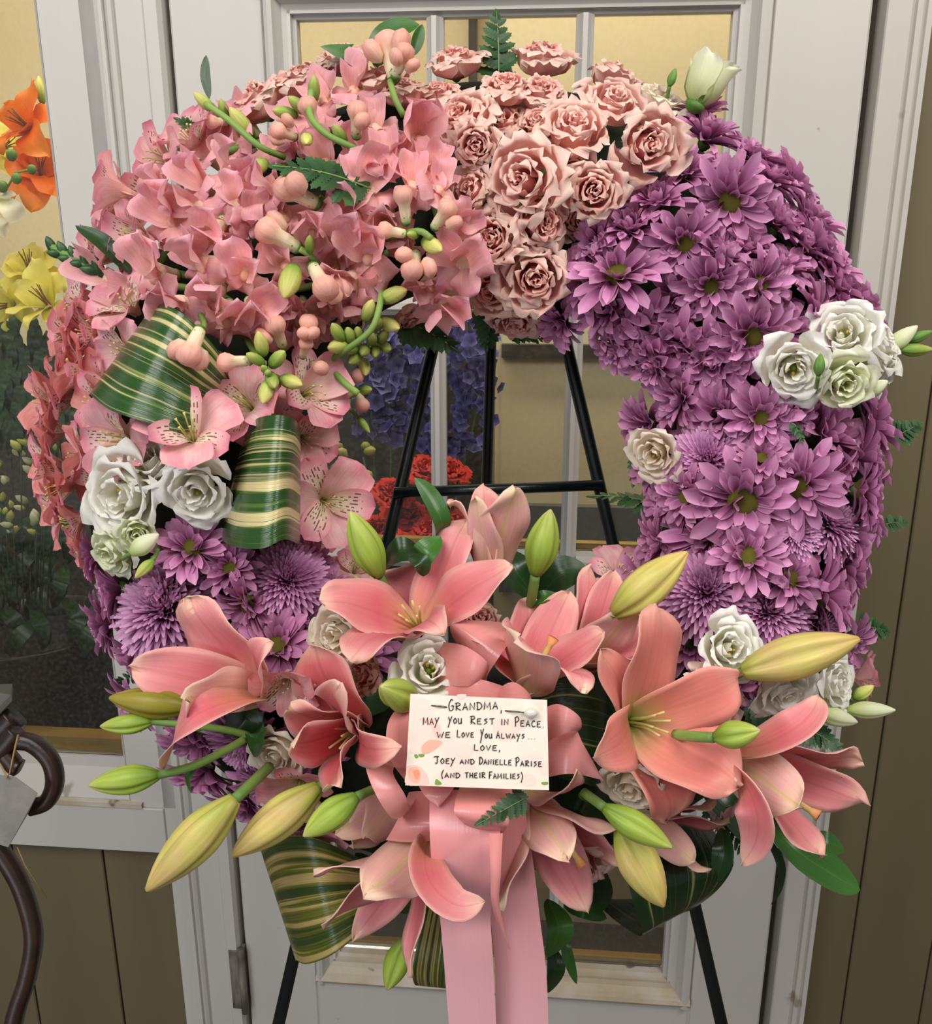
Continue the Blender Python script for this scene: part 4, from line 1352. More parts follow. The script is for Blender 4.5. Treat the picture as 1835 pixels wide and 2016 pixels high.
# ================================================================== roses
for x, y, r, kind, n, dh, lb in [
    (1135, 246, 76, 1, D3(80, 66), .025, 'pale pink rose with cupped heart in the middle of the rose cluster'),
    (1278, 284, 80, 1, D3(300, 68), .03, 'largest pale pink rose, next to the purple chrysanthemums'),
    (1026, 352, 88, 1, D3(200, 66), .025, 'blown open pink rose with a drooping outer petal'),
    (1170, 376, 66, 0, D3(260, 74), .02, 'coral-centred rose with a tight spiral heart'),
    (1212, 196, 68, 1, D3(60, 55), .015, 'pale pink rose between the cupped rose and the white lisianthus'),
    (906, 228, 74, 0, D3(140, 60), .015, 'frilled pink rose at the edge of the snapdragons, upper one'),
    (938, 286, 52, 0, D3(250, 62), .02, 'small deep pink rose under the frilled rose at the snapdragon edge'),
    (998, 166, 58, 0, D3(90, 50), .01, 'frilled pink rose just below the upright fern tip'),
    (1070, 178, 56, 0, D3(80, 55), .008, 'frilled pink rose right of the one below the fern tip'),
    (1068, 106, 68, 0, D3(88, 34), 0, 'pink rose in side view, right of the upright fern tip'),
    (896, 114, 62, 0, D3(95, 34), 0, 'pink rose in side view, left of the upright fern tip'),
    (1208, 142, 60, 1, D3(75, 25), 0, 'pale pink rose on the top rim left of the white lisianthus'),
    (925, 374, 56, 0, D3(170, 60), .005, 'shaded pink rose tucked beside the snapdragons left of the blown rose'),
    (1070, 440, 66, 0, D3(320, 64), .012, 'pink rose under the drooping petal of the blown rose'),
    (968, 470, 64, 0, D3(200, 66), .012, 'pink rose with a spiral heart at the lower left of the cluster'),
    (1056, 548, 78, 0, D3(260, 66), .014, 'large dusky pink rose lowest at the right of the cluster'),
    (968, 572, 52, 0, D3(230, 55), .004, 'small dusky rose left of the large lowest one'),
    (1012, 632, 66, 0, D3(262, 22), 0, 'shaded rose at the very bottom of the cluster above the easel leg'),
    (1122, 338, 56, 0, D3(300, 60), 0, 'pink rose half hidden between the cupped and coral-centred roses'),
    (1060, 240, 56, 0, D3(120, 60), .002, 'pink rose half hidden behind the cupped rose'),
    (744, 152, 66, 0, D3(100, 30), 0, 'pink rose on the top rim behind the blush snapdragon bud'),
    (668, 108, 60, 0, D3(105, 34), -.01, 'pink rose in side view on the top rim beside a dark leaf'),
    (588, 150, 64, 0, D3(115, 34), 0, 'pink rose on the top rim left of the dark leaf'),
    (506, 190, 74, 0, D3(125, 34), -.005, 'leftmost pink rose on the top rim, behind the snapdragon buds'),
    (800, 175, 56, 0, D3(90, 30), -.005, 'pink rose on the top rim between the snapdragon bud and the frilled rose'),
    (948, 1218, 48, 0, D3(90, 50), .06, 'small pink rose between the two central lilies'),
    (712, 1326, 50, 0, D3(180, 50), .03, 'pink rose in shade below the white swirl lisianthus'),
    (1402, 1388, 76, 1, D3(20, 60), .05, 'pale pink rose cupped beside the big right-hand lily'),
    (1118, 1712, 80, 0, D3(270, 45), .05, 'pale frilled pink bloom at the bottom beside the ribbon tail'),
    (560, 170, 54, 0, D3(110, 55), -.01, 'pink rose behind the green snapdragon buds on the top left'),
    (1140, 430, 50, 0, D3(300, 55), -.015, 'sunken pink rose under the coral-centred rose'),
    (860, 180, 50, 0, D3(100, 40), -.01, 'sunken pink rose left of the frilled rose on top'),
    (990, 240, 54, 0, D3(120, 60), -.01, 'sunken pink rose above the blown rose'),
    (1000, 530, 50, 0, D3(220, 60), -.012, 'sunken dusky rose in the lower part of the cluster'),
]: rose(x, y, r, lb, n, ROSE_PALE if kind else ROSE, dh)
rose(806, 630, 40, 'closed dusky rosebud hanging at the top of the hole of the wreath', D3(300, 15), ROSE, -.01)

# ================================================================== lisianthus
for x, y, r, k, n, dh, lb in [
    (1297, 186, 58, 'c', D3(70, 40), .0, 'translucent white lisianthus behind the pale roses on the top right rim'),
    (1566, 728, 76, 'w', D3(250, 66), .035, 'white lisianthus with golden heart, leftmost of the right-hand cluster'),
    (1660, 655, 72, 'w', D3(150, 60), .035, 'white lisianthus turned away at the back of the right-hand cluster'),
    (1735, 672, 80, 'w', D3(30, 42), .035, 'large white lisianthus with a brown speck on the right rim'),
    (1666, 758, 66, 'g', D3(275, 62), .05, 'greenish white lisianthus, lowest of the right-hand cluster'),
    (1742, 742, 50, 'w', D3(330, 30), .02, 'white lisianthus petals showing behind the lowest of the right-hand cluster'),
    (1286, 894, 60, 'c', D3(215, 50), .03, 'lone cream lisianthus at the inner rim of the right arm'),
    (1440, 1276, 70, 'w', D3(60, 74), .05, 'open white lisianthus cup with yellow stamens beside the long tan bud'),
    (1545, 1366, 70, 'w', D3(300, 50), .05, 'white lisianthus under the long tan bud'),
    (1652, 1348, 60, 'w', D3(10, 50), .05, 'white lisianthus at the end of the long tan bud'),
    (660, 1252, 66, 'c', D3(190, 62), .075, 'cream lisianthus swirl under the petal of the upper central lily'),
    (845, 1316, 78, 'w', D3(75, 66), .10, 'white lisianthus with yellow heart directly above the card'),
    (1242, 1552, 68, 'c', D3(240, 50), .07, 'creamy white lisianthus below the big right-hand lily'),
    (546, 1490, 66, 'c', D3(230, 60), .04, 'faded cream lisianthus between the left lilies'),
    (232, 976, 98, 'w', D3(200, 70), .03, 'largest white lisianthus in the lower left cluster'),
    (385, 968, 76, 'w', D3(270, 62), .035, 'white lisianthus with yellow heart left of the striped leaf loop'),
    (288, 904, 68, 'w', D3(110, 62), .02, 'white lisianthus half hidden above the largest one at lower left'),
    (216, 1090, 62, 'g', D3(230, 50), .03, 'greenish white lisianthus at the bottom of the lower left cluster'),
    (270, 1052, 46, 'g', D3(300, 55), .035, 'small greenish lisianthus tucked under the largest white one'),
    (1590, 1460, 46, 'w', D3(330, 40), .03, 'white lisianthus petals behind the far right lily'),
    (600, 1335, 36, 'w', D3(180, 50), .05, 'small white lisianthus left of the shaded rose'),
]: lisianthus(x, y, r, lb, k, n, dh)


def lis_bud(label, a, b, r, mat='bud_yellow', stem_=None):
    return bud_along('lisianthus_bud', label, 'lisianthus bud', a, b, r, mat, stem_, 0.12, 0.38, None, 0.0016)


# pale green opening bud at the top right
e = tag(empty('lisianthus_bud', basis(W(1368, 208, 0.06), D3(65, 10), 0.3, 80 * m_px(.06))), 'pale green opening lisianthus bud standing up at the top right', 'lisianthus bud')
for k in range(7):
    f = k / 6
    pr = [(0.06, -0.05), (0.30 + 0.12 * f, 0.25), (0.40 + 0.12 * f, 0.62), (0.44 + 0.14 * f, 0.95), (0.46 + 0.2 * f, 1.18 - 0.1 * f)]
    put('petal', rev_petal('lisianthus_bud_petal', M['lis_green'], pr, radians(62), k, 8, 8, 0.05, 1.3, 0.6), e, (0, 0, 0), (0, 0, k * 2.2))
put('calyx', SN_CAL, e, (0, 0, -0.15), (0, 0, 0), 1.8)
lis_bud('small dark green lisianthus bud beside the pale opening bud at top right', (1318, 170, .06), (1330, 134, .06), 9, 'calyx', [(1312, 200, .05)])
lis_bud('green-tipped lisianthus bud at the far right edge, upper one', (1745, 690, .06), (1806, 642, .06), 17, 'lis_green', [(1720, 700, .05)])
lis_bud('green pointed lisianthus bud at the far right edge, lower one', (1772, 690, .06), (1838, 688, .06), 13, 'bud_green', [(1730, 690, .05)])
lis_bud('small green lisianthus bud at the far right edge between its neighbours', (1785, 672, .055), (1836, 652, .055), 11, 'calyx', [(1740, 690, .05)])
lis_bud('dark green lisianthus bud between the white blooms of the right-hand cluster', (1611, 740, .15), (1616, 696, .15), 11, 'calyx', [(1606, 768, .13), (1600, 790, .10)])
lis_bud('pale lisianthus bud poking right from the lowest of the right-hand cluster', (1700, 778, .12), (1748, 750, .12), 15, 'lis_green', [(1680, 790, .10)])
lis_bud('long twisted lisianthus bud pointing right below the long tan lily bud', (1668, 1398, .10), (1762, 1398, .10), 17, 'lis_green', [(1640, 1396, .09)])
lis_bud('twisted lisianthus bud above the upturned petal of the far right lily', (1610, 1402, .11), (1688, 1422, .11), 19, 'lis_green', [(1590, 1396, .10)])
lis_bud('short green lisianthus bud right of the white bloom below the tan bud', (1680, 1375, .09), (1720, 1350, .09), 13, 'bud_yellow', [(1660, 1385, .08)])
lis_bud('twisted lime green lisianthus bud under the lower left white cluster', (258, 1090, .14), (312, 1052, .14), 19, 'lis_green', [(240, 1100, .12)])
lis_bud('slim green lisianthus bud pointing down under the lower left white cluster', (302, 1102, .14), (266, 1138, .14), 12, 'bud_yellow', [(312, 1080, .12), (320, 1060, .10)])
lis_bud('tiny green bud on a thin stem dangling into the hole of the wreath', (705, 822, .06), (728, 852, .06), 8, 'bud_green', [(690, 806, .06), (676, 798, .06)])

# ================================================================== alstroemeria
AG = 'alstroemeria blooms overlapping along the left arm'
AL = 'coral pink alstroemeria overlapping its neighbours on the left rim of the wreath'
for x, y, r, n, kit, dh, lb in [
    (372, 268, 84, D3(130, 45), 0, .02, 'pink alstroemeria with streaked throat, topmost at the left shoulder'),
    (312, 312, 84, D3(170, 50), 0, .02, 'pale streaked alstroemeria just below the topmost one on the left'),
    (222, 372, 84, D3(165, 12), 0, .02, 'pale alstroemeria in side view reaching left with long stamens'),
    (268, 468, 84, D3(200, 45), 0, .02, 'pink alstroemeria with dark dashes above the narrow dark leaf'),
    (248, 590, 84, D3(120, 50), 0, .01, 'pink alstroemeria with a rolled streaked petal above the upper striped loop'),
    (172, 662, 80, D3(185, 40), 1, .0, 'pink alstroemeria on the left rim level with the upper striped loop'),
    (238, 694, 70, D3(200, 55), 0, .01, 'pink alstroemeria pressed against the left edge of the upper striped loop'),
    (118, 780, 82, D3(190, 20), 1, .0, AL), (150, 730, 80, D3(180, 30), 1, .0, AL), (98, 850, 70, D3(190, 20), 1, .0, AL), (190, 800, 80, D3(200, 45), 1, .0, AL), (110, 960, 84, D3(190, 30), 1, .01, AL), (140, 1030, 74, D3(200, 25), 1, .0, AL), (150, 900, 76, D3(180, 40), 1, .0, AL), (165, 1085, 60, D3(210, 25), 1, -.01, AL), (84, 790, 74, D3(185, 30), 1, .0, AL), (90, 920, 80, D3(185, 35), 1, .0, AL), (130, 660, 80, D3(175, 30), 1, .0, AL), (150, 600, 84, D3(165, 35), 0, .0, AL), (108, 1010, 70, D3(195, 30), 1, .0, AL), (190, 950, 70, D3(190, 50), 1, -.01, AL), (210, 760, 80, D3(190, 50), 1, -.01, AL), (200, 620, 84, D3(160, 50), 0, .0, AL), (240, 430, 80, D3(160, 45), 0, .0, AL), (290, 390, 80, D3(160, 55), 0, .0, AL), (190, 500, 76, D3(175, 30), 0, .0, AL), (530, 830, 80, D3(40, 55), 0, -.01, AL), (560, 950, 80, D3(10, 50), 0, -.02, AL), (430, 760, 80, D3(60, 60), 0, .0, AL), (620, 1050, 60, D3(0, 40), 0, -.02, AL),
    (228, 868, 92, D3(200, 60), 0, .02, 'large pale alstroemeria with many dark dashes above the lower left white cluster'),
    (372, 850, 104, D3(80, 66), 0, .05, 'largest bright pink alstroemeria, between the two striped leaf loops'),
    (480, 790, 84, D3(130, 60), 0, .03, 'pink alstroemeria behind the largest one, over the lower striped loop'),
    (612, 768, 90, D3(20, 50), 0, .03, 'pale pink alstroemeria with a rolled streaked petal beside the green buds'),
    (600, 866, 74, D3(330, 50), 0, .02, 'pink alstroemeria peeping out right of the lower striped loop'),
    (646, 988, 96, D3(350, 66), 0, .05, 'pale pink alstroemeria facing out into the hole, left of the green lily bud'),
    (700, 1118, 56, D3(60, 55), 0, .0, 'pale alstroemeria half hidden under the green lily bud'),
    (566, 1346, 78, D3(270, 60), 0, .05, 'faded streaked alstroemeria between the two left lilies'),
    (586, 1556, 78, D3(265, 55), 0, .05, 'pale streaked alstroemeria under the faded cream lisianthus'),
    (632, 1668, 74, D3(250, 50), 0, .05, 'pale lilac alstroemeria above the lower left striped loop'),
    (1225, 1130, 74, D3(70, 40), 0, .0, 'peach alstroemeria half hidden behind the tilted lily bud'),
    (1700, 1330, 56, D3(10, 15), 0, .0, 'pink alstroemeria tip behind the white blooms at the right'),
    (1420, 1610, 60, D3(330, 30), 0, .03, 'lilac alstroemeria petals behind the big right-hand lily'),
]: alst(x, y, r * 1.12, where('coral alstroemeria' if kit else 'pink alstroemeria', x, y) if lb is AL else lb, n, dh, kit=ALST_C if kit else ALST, group=AG if lb is AL else None)

# ================================================================== snapdragons
s1 = spike('snapdragon spike with green and blush buds leaning out at the upper left')
stem(s1, [(560, 310, .10), (508, 286, .115), (450, 236, .11), (405, 205, .10)], 0.0024)
for q in [(401, 200, 48, 140, 20, 'y'), (428, 240, 50, 200, 40, 'p'), (474, 240, 66, 130, 30, 'y'), (505, 330, 60, 230, 40, 'y'), (440, 215, 40, 100, 40, 'g'), (560, 222, 50, 180, 30, 'g')]: snap_bud(s1, *q, dh=0.03)
s2 = spike('snapdragon spike with curved green stem and blush buds below the top roses')
stem(s2, [(735, 306, .11), (690, 288, .125), (640, 262, .125), (610, 226, .12), (612, 180, .10)], 0.0024)
for q in [(612, 226, 72, 110, 40, 'p'), (618, 174, 50, 85, 30, 'g'), (560, 262, 60, 180, 50, 'f'), (604, 275, 48, 280, 50, 'y'), (703, 236, 74, 80, 45, 'f'), (668, 264, 46, 130, 50, 'g'), (585, 205, 46, 150, 40, 'g')]: snap_bud(s2, *q, dh=0.035)
s3 = spike('snapdragon spike with one puffed blush bud standing above the top rim')
stem(s3, [(795, 228, .10), (778, 195, .10), (768, 160, .09)], 0.0024)
snap_bud(s3, 768, 110, 96, 100, 10, 'f', h=.085)
snap_bud(s3, 790, 120, 70, 60, 30, 'f', h=.10)
s4 = spike('snapdragon spike with a side-on blush floret under the fern sprig')
stem(s4, [(700, 440, .09), (660, 412, .115), (628, 390, .125)], 0.003)
for q in [(585, 382, 96, 160, 25, 'f')]: snap_bud(s4, *q, dh=0.04)
snap_open(s4, 540, 372, 76, 165, 40, dh=.03)
s5 = spike('snapdragon spike with cream tubes hanging from a green node on the upper left')
stem(s5, [(660, 560, .10), (612, 505, .13), (590, 490, .135)], 0.0024)
for q in [(548, 466, 96, 155, 25, 'f'), (570, 556, 84, 260, 30, 'y'), (632, 552, 96, 300, 30, 'f'), (610, 480, 40, 80, 50, 'g')]: snap_bud(s5, *q, dh=0.035)
s6 = spike('snapdragon spike with five cream and blush buds round a bright node near the roses')
stem(s6, [(760, 470, .12), (822, 455, .14), (850, 470, .14)], 0.0024)
for q in [(796, 404, 74, 95, 30, 'p'), (872, 424, 72, 45, 40, 'f'), (772, 456, 62, 180, 30, 'p'), (852, 484, 62, 320, 40, 'y'), (814, 520, 80, 262, 40, 'f'), (812, 462, 36, 200, 60, 'g')]: snap_bud(s6, *q, dh=0.04)
s7 = spike('snapdragon spike tip with a rosette of fat green buds at the wreath hole, left')
stem(s7, [(480, 660, .10), (520, 722, .14), (528, 735, .15)], 0.0024)
for q in [(514, 676, 54, 95, 40, 'y'), (502, 706, 46, 150, 50, 'g'), (547, 706, 54, 35, 40, 'g'), (536, 750, 52, 300, 45, 'g'), (524, 772, 56, 262, 30, 'y'), (574, 752, 58, 340, 30, 'y'), (462, 712, 70, 190, 30, 'p'), (520, 726, 30, 90, 80, 'g')]: snap_bud(s7, *q, dh=0.05)
s8 = spike('long snapdragon spike of small green buds crossing the top of the hole')
stem(s8, [(640, 716, .09), (680, 690, .11), (730, 650, .12), (748, 600, .12), (752, 550, .10)], 0.0024)
for q in [(726, 610, 50, 60, 40, 'y'), (742, 637, 42, 30, 60, 'g'), (768, 640, 58, 330, 40, 'y'), (664, 654, 50, 120, 50, 'g'), (688, 660, 46, 100, 60, 'g'), (665, 682, 56, 200, 50, 'y'), (705, 656, 38, 90, 60, 'g'), (732, 666, 42, 80, 70, 'g'), (754, 662, 44, 40, 60, 'g'), (758, 684, 44, 330, 50, 'g'),
          (738, 692, 42, 280, 50, 'g'), (717, 690, 46, 260, 60, 'g'), (699, 706, 46, 230, 50, 'g'), (718, 724, 46, 280, 40, 'y'), (776, 580, 66, 10, 35, 'y'), (690, 688, 40, 200, 60, 'g')]: snap_bud(s8, *q, dh=0.035)
s9 = spike('snapdragon spike end with green calyces drooping into the hole of the wreath')
stem(s9, [(640, 716, .09), (680, 755, .10), (705, 775, .10)], 0.0028)
for q in [(697, 744, 50, 20, 50, 'p'), (690, 772, 40, 240, 40, 'g'), (710, 788, 54, 290, 30, 'p'), (672, 794, 44, 215, 30, 'y'), (720, 768, 36, 0, 40, 'g'), (626, 722, 56, 330, 50, 'p'), (600, 686, 52, 60, 50, 'p'), (606, 648, 66, 70, 50, 'f'), (547, 655, 74, 100, 50, 'f')]: snap_bud(s9, *q, dh=0.03)
s10 = spike('dark green unopened snapdragon tip sticking out over the window post')
stem(s10, [(240, 560, .06), (180, 528, .07), (100, 485, .07)], 0.003, 'calyx')
for i in range(9):
    t = i / 8
    snap_bud(s10, 192 - 92 * t, 530 - 42 * t + (6 if i % 2 else -6), 46 - 10 * t, 140 + (40 if i % 2 else -30), 25, 'd', h=.07)
OPEN = {
    'snapdragon spike of open pink florets on the left shoulder above the striped loop': [(345, 430, 96, 170, 60), (420, 456, 92, 250, 45), (404, 362, 92, 160, 45), (330, 380, 70, 170, 50), (308, 536, 92, 190, 58), (388, 410, 80, 200, 60)],
    'snapdragon spike of open pink florets hanging towards the upper striped loop': [(208, 545, 92, 170, 40), (396, 520, 90, 210, 50), (488, 534, 84, 260, 55), (354, 600, 92, 220, 55), (452, 626, 92, 285, 40), (500, 612, 84, 300, 45), (420, 580, 80, 240, 55)],
    'snapdragon spike of open pink florets across the middle of the snapdragon field': [(508, 380, 92, 130, 50), (500, 424, 80, 300, 45), (450, 330, 80, 150, 50), (620, 452, 84, 250, 55), (470, 400, 80, 180, 55), (560, 420, 80, 220, 55), (560, 520, 76, 250, 60)],
    'snapdragon spike of bright pink open florets between the fern sprig and the cream buds': [(728, 372, 92, 60, 58), (700, 418, 84, 240, 50), (814, 362, 84, 80, 50), (684, 462, 84, 240, 55), (762, 316, 76, 100, 40), (728, 500, 96, 240, 60), (690, 552, 84, 240, 45), (760, 430, 80, 260, 50)],
    'snapdragon spike of open pink florets bordering the roses': [(822, 272, 100, 30, 60), (862, 372, 84, 40, 45), (912, 514, 100, 270, 60), (880, 600, 104, 262, 38), (850, 330, 76, 60, 50), (900, 440, 70, 300, 50), (840, 560, 70, 260, 45)],
    'snapdragon spike with pink florets peeping out behind the upper left buds': [(540, 300, 80, 130, 45), (640, 320, 80, 100, 50), (700, 300, 76, 60, 50), (470, 280, 84, 150, 40), (640, 200, 84, 110, 40), (700, 180, 84, 90, 40), (740, 250, 80, 60, 50), (415, 306, 84, 140, 45), (575, 250, 80, 120, 50), (480, 232, 76, 130, 35), (620, 270, 76, 100, 55)],
    'shaded snapdragon spike with pink florets under the middle of the field': [(590, 620, 84, 270, 40), (560, 590, 84, 260, 50), (640, 600, 80, 280, 40), (620, 650, 70, 280, 30), (700, 600, 70, 280, 35), (250, 520, 70, 170, 50), (460, 470, 80, 200, 60), (660, 520, 76, 260, 55), (800, 480, 70, 270, 50), (530, 650, 76, 270, 45)],
}
for lb, rows in OPEN.items():
    sp = spike(lb)
    mx, my = sum(q[0] for q in rows) / len(rows), sum(q[1] for q in rows) / len(rows)
    xs_ = sorted(rows, key=lambda q: q[0])
    stem(sp, [(xs_[0][0], xs_[0][1], .06), (mx, my, .07), (xs_[-1][0], xs_[-1][1], .06)], 0.003)
    low = lb.startswith(('shaded', 'snapdragon spike with pink'))
    for x, y, s_, a, el in rows:
        snap_open(sp, x, y, s_, a, el, rnd.uniform(-0.6, 0.6) , dh=(0.0 if low else 0.022) + rnd.uniform(-.004, .004))
sp = spike('closed blush snapdragon floret lying on the upper striped leaf loop')
stem(sp, [(395, 620, .13), (402, 640, .14), (392, 655, .15)], 0.0022)
snap_bud(sp, 380, 680, 92, 258, 30, 'f', h=.165)

# ================================================================== lilies
lily('large pink lily opening upward above the white lisianthus and the card', (832, 1250, .125), D3(112, 48), [
    (740, 1122, .09, 150, 0.0, .10), (918, 1026, .11, 100, -0.1, .10), (626, 1176, .18, 135, 0.25, .16), (1010, 1114, .17, 120, 0.1, .12), (684, 1290, .215, 125, 0.3, .16), (868, 1236, .22, 90, 0.3, .20)], 'lily', 6, None, 90)
lily('half-open pale pink lily standing upright in the hole of the wreath', (968, 1150, .10), D3(88, 8), [
    (950, 952, .085, 90, 0.0, .0), (884, 962, .115, 80, 0.5, .12), (1030, 984, .11, 80, 0.3, .10), (1012, 966, .145, 110, -0.1, .10), (975, 975, .075, 80, 0.0, .0), (935, 985, .14, 70, -0.1, .05)], 'lily', 4, None, 110)
lily('pink lily facing right above the card, its front petal ribbed', (1025, 1362, .15), D3(62, 28), [
    (1042, 1172, .12, 95, 0.0, .02), (1122, 1164, .12, 100, 0.05, .05), (922, 1236, .17, 85, 0.25, .10), (1198, 1238, .165, 90, 0.2, .08), (1030, 1240, .23, 155, 0.15, .08), (1172, 1332, .215, 95, 0.6, .16)], 'lily', 0, [(1060, 1310, .18), (1090, 1256, .185)])
lily('pink lily crowded behind the tilted lily bud, right of the ribbed one', (1140, 1320, .12), D3(58, 22), [
    (1162, 1110, .105, 85, 0.0, .02), (1212, 1118, .10, 80, 0.1, .05), (1250, 1196, .155, 95, 0.0, .02), (1292, 1246, .12, 90, 0.2, .06), (1298, 1304, .165, 80, 0.2, .06), (1275, 1212, .10, 80, .2, .05)], 'lily', 0)
lily('biggest coral lily facing out to the right of the card with pale stamens', (1238, 1420, .155), D3(15, 58), [
    (1182, 1278, .19, 90, 0.1, .12), (1292, 1188, .18, 135, 0.1, .12), (1472, 1330, .185, 120, 0.25, .14), (1468, 1548, .20, 170, 0.1, .08), (1335, 1628, .175, 135, 0.3, .10), (1178, 1492, .225, 115, 0.25, .14)], 'lily_coral', 6, None, 95)
lily('deep pink lily pointing right at the far right edge of the spray', (1420, 1478, .14), D3(-32, 22), [
    (1702, 1498, .14, 140, 0.05, .03), (1712, 1582, .13, 110, 0.0, .0), (1628, 1694, .165, 120, 0.1, .04), (1580, 1592, .205, 120, 0.0, .03)], 'lily', 0, [(1540, 1560, .17), (1612, 1606, .185)], hooks=[([(1422, 1480, .145), (1500, 1466, .18), (1562, 1436, .195), (1598, 1402, .19), (1612, 1370, .175)], 80, D3(120, 40)), ([(1424, 1490, .145), (1466, 1540, .19), (1490, 1600, .205), (1488, 1656, .195), (1460, 1704, .18)], 80, D3(200, 40))])
lily('pale edged pink lily reaching left with one long curled petal', (528, 1364, .135), D3(160, 48), [
    (364, 1176, .15, 150, 0.0, .06), (252, 1310, .15, 120, 0.05, .05), (350, 1378, .215, 110, 0.2, .10), (518, 1260, .19, 85, 0.3, .12), (420, 1260, .10, 110, 0, .04)], 'lily', 0, hooks=[([(524, 1372, .145), (450, 1382, .19), (385, 1408, .205), (342, 1456, .195), (320, 1514, .175)], 84, D3(80, 35))])
lily('dark throated pink lily immediately left of the card', (712, 1430, .145), D3(188, 60), [
    (610, 1266, .17, 150, 0.1, .10), (562, 1392, .19, 120, 0.15, .12), (566, 1470, .20, 110, 0.15, .12), (654, 1550, .21, 130, 0.1, .12), (766, 1482, .245, 85, 0.4, .18), (664, 1350, .24, 105, 0.0, .14)], 'lily_deep', 5, None, 90)
lily('pink lily hanging downward left of the ribbon tails', (855, 1640, .15), D3(232, 22), [
    (612, 1724, .175, 95, 0.1, .04), (716, 1768, .225, 125, 0.05, .04), (632, 1822, .17, 100, 0.0, .02), (694, 1852, .14, 80, 0.0, .0), (802, 1930, .175, 85, 0.05, .03)], 'lily', 0, hooks=[([(850, 1642, .15), (836, 1690, .215), (852, 1744, .24), (900, 1782, .25), (955, 1776, .245)], 84, D3(60, 45))])
lily('pink lily hanging downward right of the ribbon tails', (1032, 1555, .14), D3(298, 22), [
    (1120, 1694, .20, 100, 0.0, .03), (1230, 1642, .175, 90, 0.1, .04), (1158, 1796, .15, 105, 0.0, .0), (1148, 1540, .205, 70, 0.4, .10), (986, 1792, .185, 90, 0.0, .06), (1225, 1700, .13, 90, 0.0, .0)], 'lily', 0, [(1100, 1640, .165), (1146, 1704, .17)])
lily('lilac pink lily half hidden under the biggest coral lily', (1255, 1600, .11), D3(318, 18), [
    (1396, 1718, .13, 85, 0.0, .02), (1442, 1622, .11, 90, 0.1, .02), (1412, 1580, .12, 85, 0.0, .02), (1370, 1700, .15, 70, 0, .03)], 'lily', 0)
lily('pale closed lily bell behind the short lime bud left of the ribbon', (790, 1560, .12), D3(215, 15), [
    (690, 1668, .145, 100, 0.0, .02), (660, 1640, .15, 90, 0.0, .02), (720, 1650, .16, 90, 0.0, .0), (600, 1660, .12, 60, 0, 0)], 'lily', 0)

LBUD = [
    ('plump green lily bud tilted left above the lilac cushion at the hole', (748, 1135, .14), (690, 1008, .15), 33, 'lily_bud', [(762, 1160, .13)], .0032),
    ('upright lime lily bud on a green stem in the hole of the wreath', (1054, 1132, .14), (1084, 1004, .145), 33, 'lily_bud', [(1048, 1170, .13), (1040, 1210, .11)], .0036),
    ('short lime lily bud end-on beside the upper left corner of the card', (812, 1382, .19), (752, 1352, .235), 33, 'lily_bud', None, .003),
    ('green lily bud lying across the pale cupped rose', (1406, 1452, .20), (1496, 1438, .215), 28, 'lily_bud', [(1368, 1450, .19), (1330, 1446, .17)], .0036),
    ('olive green lily bud pointing lower right below the creamy lisianthus', (1190, 1590, .19), (1322, 1668, .20), 29, 'lily_bud', [(1150, 1560, .17)], .0034),
    ('bright lime lily bud pointing lower left under the bow', (702, 1568, .20), (598, 1646, .205), 31, 'lily_bud', [(740, 1552, .18)], .0032),
    ('dull olive lily bud, uppermost of the buds pointing left', (372, 1392, .15), (216, 1374, .15), 31, 'lily_bud_o', [(430, 1410, .14)], .003),
    ('small green lily bud pointing left, second from the top on the left side', (300, 1420, .15), (198, 1430, .15), 21, 'lily_bud', [(340, 1424, .15), (440, 1436, .14), (490, 1448, .13)], .0026),
    ('lime lily bud on a long curved stem pointing left, third from the top', (312, 1526, .17), (176, 1546, .17), 29, 'lily_bud', [(380, 1508, .17), (450, 1474, .15), (490, 1450, .13)], .003),
    ('largest yellow-green lily bud pointing down to the lower left', (462, 1574, .19), (290, 1752, .19), 44, 'lily_bud_y', [(500, 1538, .17), (530, 1510, .14)], .0038),
    ('olive yellow lily bud right of the largest one', (628, 1550, .17), (458, 1684, .17), 40, 'lily_bud_y', [(660, 1530, .15)], .0034),
    ('yellow lily bud pointing down at the lower right of the spray', (1220, 1630, .17), (1306, 1784, .17), 42, 'lily_bud_y', [(1205, 1600, .15)], .0034),
    ('tilted green-yellow lily bud against the purple cushions right of centre', (1208, 1208, .15), (1352, 1088, .16), 42, 'lily_bud_y', [(1180, 1240, .13)], .0034),
    ('long tan lily bud lying to the right below the lilac cushions', (1462, 1322, .17), (1690, 1258, .165), 44, 'lily_bud_y', [(1430, 1340, .15)], .0034),
    ('small green lily bud at the very bottom left of the ribbon tails', (798, 1850, .13), (762, 1948, .13), 26, 'lily_bud', [(815, 1810, .12)], .003),
]
for lb, a, b, r, m_, st, sr in LBUD: bud_along('lily_bud', lb, 'lily bud', a, b, r, m_, st, 0.24, 0.42, None, sr)

